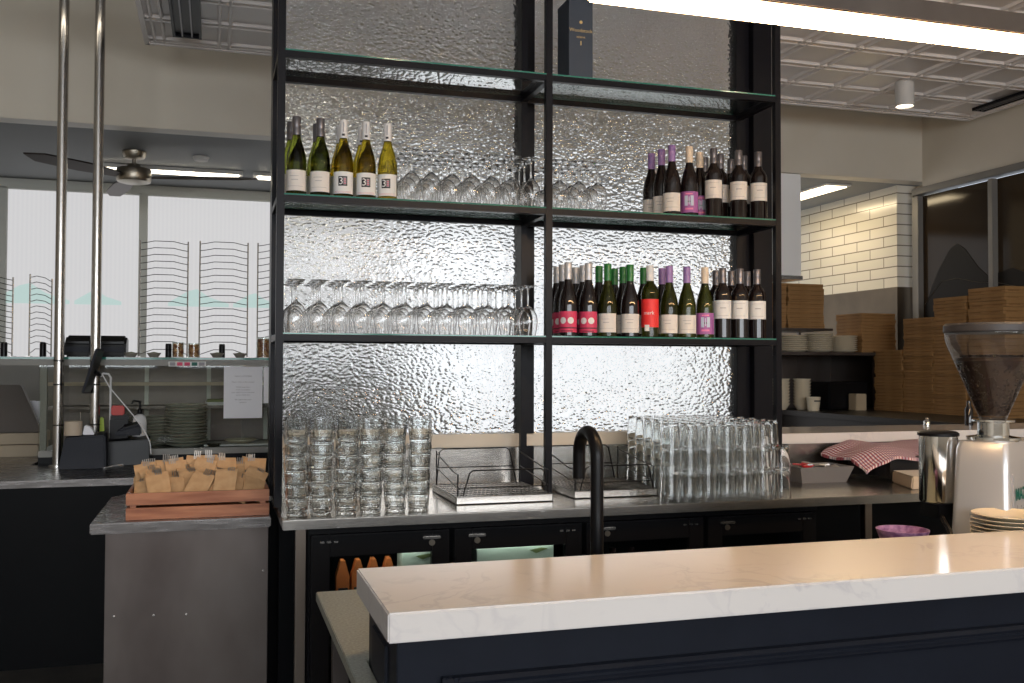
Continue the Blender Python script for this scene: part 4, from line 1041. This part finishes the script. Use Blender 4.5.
tag(b.build('hook_stand', 'white_plastic'), 'thin white hooked stand just right of the steel poles', 'stand')
cord = [(at(102, 374, Y=5.74)), (at(110, 388, Y=5.74)), (at(122, 402, Y=5.72)), (at(133, 415, Y=5.68)), (at(144, 430, Y=5.62)), (at(150, 442, Y=5.60)), (at(151, 454, Y=5.60))]
tag(MB().tube(cord, .0035, 6).build('charging_cord', 'white_plastic'), 'white cord running down from the tablet to the printer', 'cord')
for k, L_ in enumerate(([(106, 460), (120, 462.5), (135, 461.5), (152, 460)], [(104, 468), (115, 465.5), (130, 463.5), (150, 462)])):
    tag(MB().tube([at(a, b_, z=.9045) for a, b_ in L_], .0035, 6).build('cable', 'white_plastic'), ('upper' if k == 0 else 'lower')+' white cable lying on the service bench before the printer', 'cable')
q = at(137, 436, Y=5.85)
t = thing('sanitiser_bottle', 'clear pump bottle with black pump behind the card terminal', 'bottle', (q.x+.01, 5.855, .9005))
k = q.x+.012
MB().lathe([(0, 0), (.036, 0), (.038, .01), (.038, .235), (.03, .262), (.012, .275), (0, .275)], 24, (k, 5.862, .9005)).build('body', 'white_plastic', t)
MB().lathe([(0, .275), (.014, .275), (.014, .30), (.006, .305), (.006, .345), (0, .345)], 16, (k, 5.862, .9005)).tube([(k+.005, 5.862, 1.245), (k-.035, 5.862, 1.25), (k-.042, 5.862, 1.232)], .005, 8).build('pump', 'blackp', t)
q = at(118, 407, Y=5.84)
tag(MB().box(q.x-.034, 5.82, 1.1715, q.x+.034, 5.86, 1.225).build('red_tub', 'red', bev=.006), 'small red tub behind the white hooked stand', 'tub')
tag(MB().box(q.x-.04, 5.848, .9005, q.x+.055, 5.86, 1.171).box(q.x-.04, 5.815, .9005, q.x+.055, 5.848, 1.15).build('utensil_caddy', 'blackp', bev=.004), 'black caddy under the small red tub', 'caddy')
q = at(103, 423, Y=5.86)
tag(MB().hexa([(q.x-.012, 5.845, .9005), (q.x+.016, 5.845, .9005), (q.x+.016, 5.865, .9005), (q.x-.012, 5.865, .9005), (q.x-.018, 5.845, 1.16), (q.x+.004, 5.845, 1.16), (q.x+.004, 5.865, 1.16), (q.x-.018, 5.865, 1.16)]).build('spray_bottle', 'lime', bev=.006), 'lime green bottle between the right pole and hooked stand', 'bottle')

# ------------------------------------------------------------------ glass display case
DX0, DX1, DY0, DY1 = -.93, .95, 5.90, 6.5
t = thing('display_case', 'long steel and glass display case behind the service bench', 'display case', (-.7, 6.2, 0))
MB().box(DX0, DY0, .0, DX1, DY1, .94).build('plinth', 'blackboard', t)
MB().box(DX0, DY0-.01, .94, DX1, DY1, .975).build('lower_shelf', 'casemetal', t, bev=.003)
MB().box(-2.6, DY0-.02, 1.484, DX1, DY1, 1.494).build('glass_top', 'case', t)
MB().box(-2.6, DY0-.024, 1.482, DX1, DY0-.02, 1.496).build('top_edge', 'greenedge', t)
MB().box(DX0, DY0, .976, DX1, DY0+.006, 1.484).build('front_glass', 'case', t)
MB().box(DX0, DY1-.02, .976, DX1, DY1, 1.48).build('back_panel', 'steel_dark', t)
MB().box(DX0, DY0+.30, 1.19, DX1, DY1-.02, 1.205).build('upper_shelf', 'steel_dark', t)
for x, w_ in ((-.925, .034), (.93, .02)): MB().box(x, DY0+.008, .976, x+w_, DY0+.035, 1.484).build('upright', 'casemetal', t, bev=.002)
for x in (-.42, -.05, .30): MB().box(x, DY1-.035, .976, x+.025, DY1-.02, 1.47).build('rear_upright', 'alu', t, bev=.002)
MB().box(-2.6, DY0-.018, 1.448, DX1, DY0+.035, 1.4838).build('top_rail', 'casemetal', t)
MB().box(DX0, DY0+.22, 1.33, DX1, DY0+.25, 1.35).build('light_rail', 'board', t)
# notice and stickers on its glass
def flat_on_case(px0, py0, px1, py1, name, mats, label, cat, deco, Y=DY0-.002):
    a, b_ = at(px0, py0, Y=Y), at(px1, py1, Y=Y)
    mb = MB().box(a.x, Y, b_.z, b_.x, Y+.0015, a.z); deco(mb, a, b_, Y-.0004)
    tag(mb.build(name, mats), label, cat)
def notice(mb, a, b_, Y):
    w = b_.x-a.x; h = a.z-b_.z; cx = (a.x+b_.x)/2
    lines = [(.20, 'DEAR CUSTOMERS'), (.31, 'Please order at the counter'), (.41, 'Kindly wait here'), (.46, 'while we prepare'), (.51, 'your table for you and your'), (.56, 'party, thank you'), (.65, 'We appreciate your'), (.70, 'patience')]
    for f_, s_ in lines: text_flat(mb, s_, .0115, (cx, Y, a.z-h*f_), (1, 0, 0), (0, 0, 1), 1)
flat_on_case(224, 366.5, 262, 418, 'notice', ['paper', 'inkgrey'], 'white printed notice taped to the front of the display case', 'notice', notice)
flat_on_case(264, 367, 276, 403, 'notice', ['paper', 'inkgrey'], 'second white notice half hidden by the black shelf post', 'notice', lambda mb, a, b_, Y: None)
def stick(mb, a, b_, Y):
    w = b_.x-a.x
    for k, mi in ((0, 2), (1, 1), (2, 1), (3, 3), (4, 2)): mb.box(a.x+w*(.03+k*.195), Y, b_.z+.004, a.x+w*(.18+k*.195), Y+.0005, a.z-.004, mi)
flat_on_case(168.5, 361.5, 206, 366.5, 'sticker_strip', ['whitelabel', 'crimson', 'inkgrey', 'tealink'], 'strip of small card-payment stickers under the glass top', 'sticker', stick, Y=DY0-.0200)
# stoneware plates inside
def plate_mesh(R_, name='plate', m_=('stoneware', 'stonerim')):
    mb = MB().lathe([(0, .003), (R_*.6, .002), (R_*.63, 0), (R_*.68, .002), (R_*.97, .014), (R_, .018), (R_*.985, .0205), (R_*.66, .0075), (0, .0065)], 36)
    mb.lathe([(R_*.975, .0150), (R_*1.004, .0180), (R_*.99, .0212)], 36, mi=1)
    return mb.build(name, list(m_), local=True)
pl = plate_mesh(.120); pl['category'] = 'plate'; PL = Spawner(pl)
def plate_stack(SP, cx, cy_, z0, n, dz, lb, group, jit=.004):
    for k in range(n): SP((cx+random.uniform(-jit, jit), cy_+random.uniform(-jit, jit), z0+k*dz), k, lb % ORD[k], group)
q = at(186, 446, Y=6.05)
plate_stack(PL, q.x, 6.05, .9755, 13, .0188, 'grey stoneware plate, %s up in the tall stack inside the display case', 'stoneware plates in the tall stack')
q = at(150, 446, Y=6.10)
plate_stack(PL, q.x, 6.15, .9755, 9, .0188, 'grey stoneware plate, %s up in the lower left stack of the display case', 'stoneware plates in the lower stack')
q = at(237, 440, Y=6.1)
t = MB().box(q.x-.19, 5.98, .9755, q.x+.19, 6.24, .985); 
tag(t.build('serving_tray', 'white_plastic', bev=.003), 'flat pale serving tray on the lower shelf of the display case', 'tray')
PL2 = Spawner(plate_mesh(.095, 'plate', ('porcelain', 'porcelain'))); PL2.r['category'] = 'plate'
PL2((q.x+.02, 6.1, .9862), 0, 'pale oval plate resting on the flat serving tray')
q = at(214, 441, Y=6.0)
lathe_thing('small_dish', [(0, 0), (.03, 0), (.045, .015), (.043, .016), (.028, .004), (0, .004)], (q.x, 5.98, .9755), 'steel', 'tiny steel dish between the tall plate stack and the tray', 'dish')
q = at(222, 425, Y=6.3)
hb = MB(); hb.box(q.x-.10, 6.26, 1.2055, q.x+.16, 6.42, 1.225, 0); hb.box(q.x-.09, 6.26, 1.225, q.x+.15, 6.41, 1.24, 1)
tag(hb.build('herb_tray', ['white_plastic', 'greens']), 'low tray of chopped green herbs on the upper case shelf', 'tray')

# things standing on the glass top
ZT = 1.4945
def wire_rack(px0, px1, pt, pb, n, Y, label, depth=.02, tilt=0):
    a, b_ = at(px0, pb, Y=Y), at(px1, pb, Y=Y+tilt); zt = at(px0, pt, Y=Y).z
    t = thing('wire_rack', label, 'rack', ((a.x+b_.x)/2, Y, ZT), group='tall wire racks on the display case')
    for p in ((a.x, Y), (b_.x, Y+tilt)):
        MB().tube([(p[0], p[1], ZT), (p[0], p[1], zt)], .0045, 8).build('post', 'steel', t)
        MB().box(p[0]-.012, p[1]-.05, ZT, p[0]+.012, p[1]+.05, ZT+.006).build('foot', 'steel', t)
    w = MB()
    for k in range(n):
        z = ZT+.05+(zt-ZT-.06)*k/(n-1); f_ = [(0, -.008), (.12, -.004), (.3, .006), (.7, .006), (.88, -.004), (1, -.008)]
        if k < 1: f_ = [(0, -.03), (.3, .0), (.7, .0), (1, -.03)]
        w.tube([(a.x+(b_.x-a.x)*u, Y+tilt*u-.02*math.sin(u*PI), z+dz) for u, dz in f_], .0022, 5)
    w.build('wire_rungs', 'blackp', t)
wire_rack(139, 187, 240, 356, 17, 6.12, 'tall wire rack in front of the window mullion, left of centre')
wire_rack(199, 247, 241, 356, 17, 6.12, 'tall wire rack in the middle, right of the mullion one')
wire_rack(257, 300, 243, 356, 17, 6.12, 'tall wire rack partly hidden by the left shelf post')
wire_rack(29, 51, 274, 356, 13, 6.15, 'short wire rack seen edge-on left of the poles', tilt=.3)
wire_rack(-30, 12, 276, 356, 14, 6.15, 'short wire rack cut off by the left photo edge')
def small_bowl(px, label, r=.04, fill='greens'):
    q = at(px, 352, Y=6.0)
    t = thing('condiment_bowl', label, 'bowl', (q.x, 6.0, ZT), group='small bowls on the display case')
    MB().lathe([(0, 0), (r*.5, 0), (r*.6, .004), (r, .026), (r, .028), (r*.92, .026), (r*.5, .007), (0, .006)], 24, (q.x, 6.0, ZT)).build('dish', 'stonerim', t)
    MB().lathe([(r*.9, .022), (r*.5, .030), (0, .034)], 20, (q.x, 6.0, ZT)).build('contents', fill, t)
small_bowl(131, 'small dark bowl left of the first wire rack'); small_bowl(154, 'small dark bowl of herbs under the left wire rack')
small_bowl(217, 'small dark bowl left of the candle under the middle rack'); small_bowl(240, 'small dark bowl right of the candle under the middle rack')
for px, lb in ((168.5, 'black cylinder shaker under the left wire rack'), (222, 'black cylinder shaker under the middle wire rack'), (4, 'black cylinder shaker at the far left on the glass top'), (43, 'black cylinder shaker under the edge-on wire rack')):
    q = at(px, 350, Y=6.14)
    tag(MB().lathe([(0, 0), (.018, 0), (.018, .075), (.016, .085), (0, .086)], 20, (q.x, 6.14, ZT)).build('shaker', 'blackp'), lb, 'shaker', 'black shakers on the display case')
def jar(px, r, h, label):
    q = at(px, 352, Y=5.98)
    t = thing('nut_jar', label, 'jar', (q.x, 5.98, ZT), group='glass jars of nuts on the display case')
    MB().lathe([(0, 0), (r, 0), (r, h), (r-.003, h), (r-.003, .004), (0, .004)], 24, (q.x, 5.98, ZT)).build('glass', 'case', t)
    n = MB().lathe([(0, .005), (r-.006, .005), (r-.006, h*.85), (r*.5, h*.92), (0, h*.9)], 20, (q.x, 5.98, ZT))
    for k in range(90):
        a = random.uniform(0, 6.3); z = random.uniform(.01, h*.88); m0 = len(n.v)
        n.lathe([(0, -.008), (.006, -.004), (.007, 0), (.006, .004), (0, .008)], 6); n.xf(Matrix.Translation((q.x+(r-.009)*math.cos(a), 5.98+(r-.009)*math.sin(a), ZT+z)) @ Matrix.Rotation(random.uniform(0, 3), 4, 'X'), m0)
    o = n.build('nuts', 'nuts', t); o['kind'] = 'stuff'
jar(178, .034, .09, 'low glass jar of brown nuts, left of a pair'); jar(194, .034, .085, 'low glass jar of brown nuts, right of a pair'); jar(264, .045, .125, 'tall glass jar of brown nuts beside the left shelf post')
def till_printer(px0, px1, label):
    a, b_ = at(px0, 350, Y=5.98), at(px1, 350, Y=5.98); z = ZT
    t = thing('docket_printer', label, 'printer', ((a.x+b_.x)/2, 6.05, z), group='black printers on the display case')
    pr_ = [(5.98, z), (6.16, z), (6.16, z+.115), (6.06, z+.128), (5.99, z+.085)]
    MB().prism(pr_, 'x', a.x, b_.x).build('housing', 'blackp', t, bev=.012)
    MB().box(a.x+.01, 5.975, z+.03, b_.x-.01, 5.985, z+.06).build('paper_slot', 'navyp', t)
till_printer(64, 91, 'black docket printer behind the right pole, left of a pair'); till_printer(92, 126, 'black docket printer right of the poles on the glass top')

# ------------------------------------------------------------------ kitchen beyond the pass
tag(MB().box(4.46, 4.8, 1.06, 5.59, 7.28, 1.10).box(4.50, 4.84, 0, 5.59, 7.28, 1.06).build('kitchen_bench', 'bench_dark', bev=.004), 'dark steel kitchen bench beyond the stone ledge', 'bench')
tag(MB().box(4.2, 7.29, 0, 5.59, 7.33, 1.60).box(4.80, 7.283, 1.1, 4.81, 7.29, 1.56).box(5.13, 7.283, 1.1, 5.14, 7.29, 1.56).build('steel_splash_panel', 'steel_dark'), 'dark steel splash panel behind the kitchen bench', 'panel')
t = thing('kitchen_shelf', 'steel two-tier shelf holding pizza boxes and plates in the kitchen', 'shelf', (4.8, 7.05, 1.1))
MB().box(4.2, 6.78, 1.548, 5.56, 7.27, 1.573).build('shelf_board', 'steel_dark', t, bev=.002)
MB().box(4.05, 6.78, 1.745, 4.80, 7.27, 1.765).build('shelf_board', 'steel_dark', t, bev=.002)
for x in (4.22, 4.77): MB().box(x, 7.22, 1.573, x+.02, 7.25, 1.745).build('bracket', 'steel_dark', t)
for x in (4.5, 5.53): MB().box(x, 7.22, 1.1, x+.025, 7.25, 1.548).build('bracket', 'steel_dark', t)
def box_proto(w, h, mats=('card', 'cardtab')):
    b = MB(); b.box(-w/2, -w/2, 0, w/2, w/2, h*.90); b.box(-w/2-.001, -w/2-.001, h*.52, w/2+.001, w/2+.001, h*.97)
    for s_ in (-1, 1):
        b.box(-w/2-.0035, s_*w*.28-.045, h*.30, -w/2, s_*w*.28+.045, h*.46, 1); b.box(s_*w*.28-.045, -w/2-.0035, h*.30, s_*w*.28+.045, -w/2, h*.46, 1)
    b.box(-w/2-.0005, -w/2-.0005, h*.40, w/2+.0005, w/2+.0005, h*.50, 1)
    o = b.build('pizza_box', list(mats), local=True); o['category'] = 'box'; return Spawner(o)
THIN, MID, THICK = box_proto(.335, .027), box_proto(.335, .036), box_proto(.335, .048)
def pile(x, y, z, spec, where):
    k = 0
    tot = sum(n for _, _, n in spec)
    for SP, h, n in spec:
        for _ in range(n):
            kk = tot-1-k
            nm = ORD[kk] if kk < len(ORD) else 'lowest'
            SP((x+random.uniform(-.006, .006), y+random.uniform(-.006, .006), z), random.uniform(-.03, .03), 'brown pizza box, %s from the top of %s' % (nm, where), 'pizza boxes in '+where); z += h; k += 1
pile(5.375, 5.575, 1.1005, [(THICK, .0483, 19)], 'the nearest kitchen pile')
pile(5.375, 5.935, 1.1005, [(THIN, .0272, 25), (THICK, .0483, 4)], 'the pile left of the nearest')
pile(5.375, 6.275, 1.1005, [(THIN, .0272, 27)], 'the third kitchen pile')
pile(5.375, 6.625, 1.1005, [(THIN, .0272, 18)], 'the low fourth kitchen pile')
pile(5.275, 7.00, 1.5735, [(THIN, .0272, 12)], 'the pile on the lower shelf')
pile(4.58, 7.00, 1.7655, [(MID, .0363, 10)], 'the right pile on the upper shelf')
pile(4.23, 7.00, 1.7655, [(MID, .0363, 10)], 'the left pile on the upper shelf')
kp = plate_mesh(.115, 'plate', ('porcelain', 'porcelain')); kp['category'] = 'plate'; KP = Spawner(kp)
for px, nm, n in ((794, 'left', 8), (819, 'middle', 9), (843, 'right', 8)):
    q = at(px, 350, Y=6.93)
    plate_stack(KP, q.x, 6.93, 1.5738, n, .0165, 'cream plate, %s up in the '+nm+' stack on the kitchen shelf', 'cream plates on the kitchen shelf')
bw = MB().lathe([(0, 0), (.04, 0), (.044, .004), (.072, .05), (.074, .055), (.071, .055), (.04, .010), (0, .008)], 32).build('bowl', 'porcelain', local=True); bw['category'] = 'bowl'; BW = Spawner(bw)
for px, nm, n, yy in ((802, 'right', 9, 6.95), (781, 'left', 9, 7.0)):
    q = at(px, 400, Y=yy)
    for k in range(n): BW((q.x, yy, 1.1005+k*.025), k, 'cream bowl, %s up in the %s stack on the kitchen bench' % (ORD[k], nm), 'cream bowls stacked on the kitchen bench')
q = at(815.5, 411, Y=6.75)
cpn = MB().lathe([(0, 0), (.045, 0), (.058, .11), (.055, .11), (.042, .004), (0, .004)], 24, (q.x, 6.78, 1.1005))
cpn.add([(q.x-.03, 6.7235, 1.175), (q.x+.03, 6.7235, 1.175), (q.x+.03, 6.7225, 1.185), (q.x-.03, 6.7225, 1.185)], [(0, 1, 2, 3)], 1)
tag(cpn.build('utensil_cup', ['porcelain', 'ink']), 'cream cup with a dark printed line on the kitchen bench', 'cup')
q = at(842, 400, Y=6.95)
t = thing('microwave', 'black boxy oven on the kitchen bench under the shelf', 'oven', (q.x, 6.98, 1.1))
MB().box(q.x-.20, 6.85, 1.108, q.x+.18, 7.15, 1.33).build('body', 'blackp', t, bev=.006)
MB().box(q.x-.19, 6.84, 1.12, q.x+.08, 6.852, 1.32).build('door', 'blackp', t, bev=.003)
for x in (q.x-.18, q.x+.15): MB().box(x, 6.87, 1.1005, x+.03, 7.13, 1.108).build('foot', 'blackp', t)
q = at(863, 405, Y=6.7)
tag(MB().box(q.x-.05, 6.72, 1.1005, q.x+.05, 6.82, 1.235).build('card_tub', 'tan', bev=.004), 'dull brown tub right of the black oven', 'tub')
# knobs and shaker standing on the ledge
for px, yy, lb in ((917, 4.55, 'small chrome topped shaker on the stone ledge'),):
    q = at(px, 424, Y=4.55)
    tag(MB().lathe([(0, 0), (.018, 0), (.018, .02), (.010, .03), (.012, .04), (0, .045)], 16, (q.x, 4.47, 1.1315)).build('shaker', 'chrome'), lb, 'shaker')
q = at(969, 420, Y=4.40)
tag(MB().lathe([(0, 0), (.022, 0), (.022, .09), (.012, .11), (.012, .135), (0, .14)], 20, (q.x, 4.40, 1.1315)).build('sauce_bottle', 'redwine'), 'small dark bottle on the stone ledge left of the hopper', 'bottle')

# ------------------------------------------------------------------ daylight and lamps
def area(name, loc, size, rot, power, col):
    l = bpy.data.lights.new(name, 'AREA'); l.shape = 'RECTANGLE'; l.size, l.size_y = size; l.energy = power; l.color = col
    o = bpy.data.objects.new(name, l); C.objects.link(o); o.location = loc; o.rotation_euler = rot; return o
for i, x in enumerate((-2.15, .65, 3.45)):
    area('daylight_opening', (x, -5.04, 2.35), (2.4, 1.85), (PI/2, 0, 0), 108, (.93, .965, 1.0))
area('kitchen_panel_glow', (5.085, 7.65, LZ-.03), (.2, 1.0), (0, 0, 0), 9, (1.0, .80, .50))
l = bpy.data.lights.new('downlight_beam', 'SPOT'); l.energy = 8; l.spot_size = 1.3; l.color = (1, .86, .68); l.shadow_soft_size = .05
o = bpy.data.objects.new('downlight_beam', l); C.objects.link(o); o.location = (4.47, 5.5, 3.21)

for i, (x, lb_) in enumerate(((1.5, 'left of two'), (4.9, 'right of two'))):
    t = thing('ceiling_spotlight', 'round dining room ceiling spotlight, '+lb_, 'light', (x, -1.2, 4.26))
    MB().lathe([(.09, 0), (.11, 0), (.11, .04), (0, .04), (0, .03), (.09, .03)], 28, (x, -1.2, 4.259)).build('ring', 'white_ceil', t)
    MB().lathe([(0, .012), (.085, .012), (.085, .02), (0, .02)], 24, (x, -1.2, 4.259)).build('lens', 'spotlens', t)
w = bpy.data.worlds.new('world'); bpy.context.scene.world = w; w.use_nodes = True
w.node_tree.nodes['Background'].inputs[0].default_value = (.80, .88, 1, 1); w.node_tree.nodes['Background'].inputs[1].default_value = 1.0

sc = bpy.context.scene
sc.view_settings.view_transform = 'Standard'; sc.view_settings.look = 'None'; sc.view_settings.gamma = 1; sc.view_settings.use_curve_mapping = False
sc.view_settings.exposure = 0
cy = sc.cycles
cy.use_denoising = True; cy.max_bounces = 28; cy.transmission_bounces = 28; cy.transparent_max_bounces = 32; cy.glossy_bounces = 8; cy.diffuse_bounces = 4
cy.caustics_refractive = True; cy.caustics_reflective = True; cy.sample_clamp_indirect = 4; cy.blur_glossy = .5
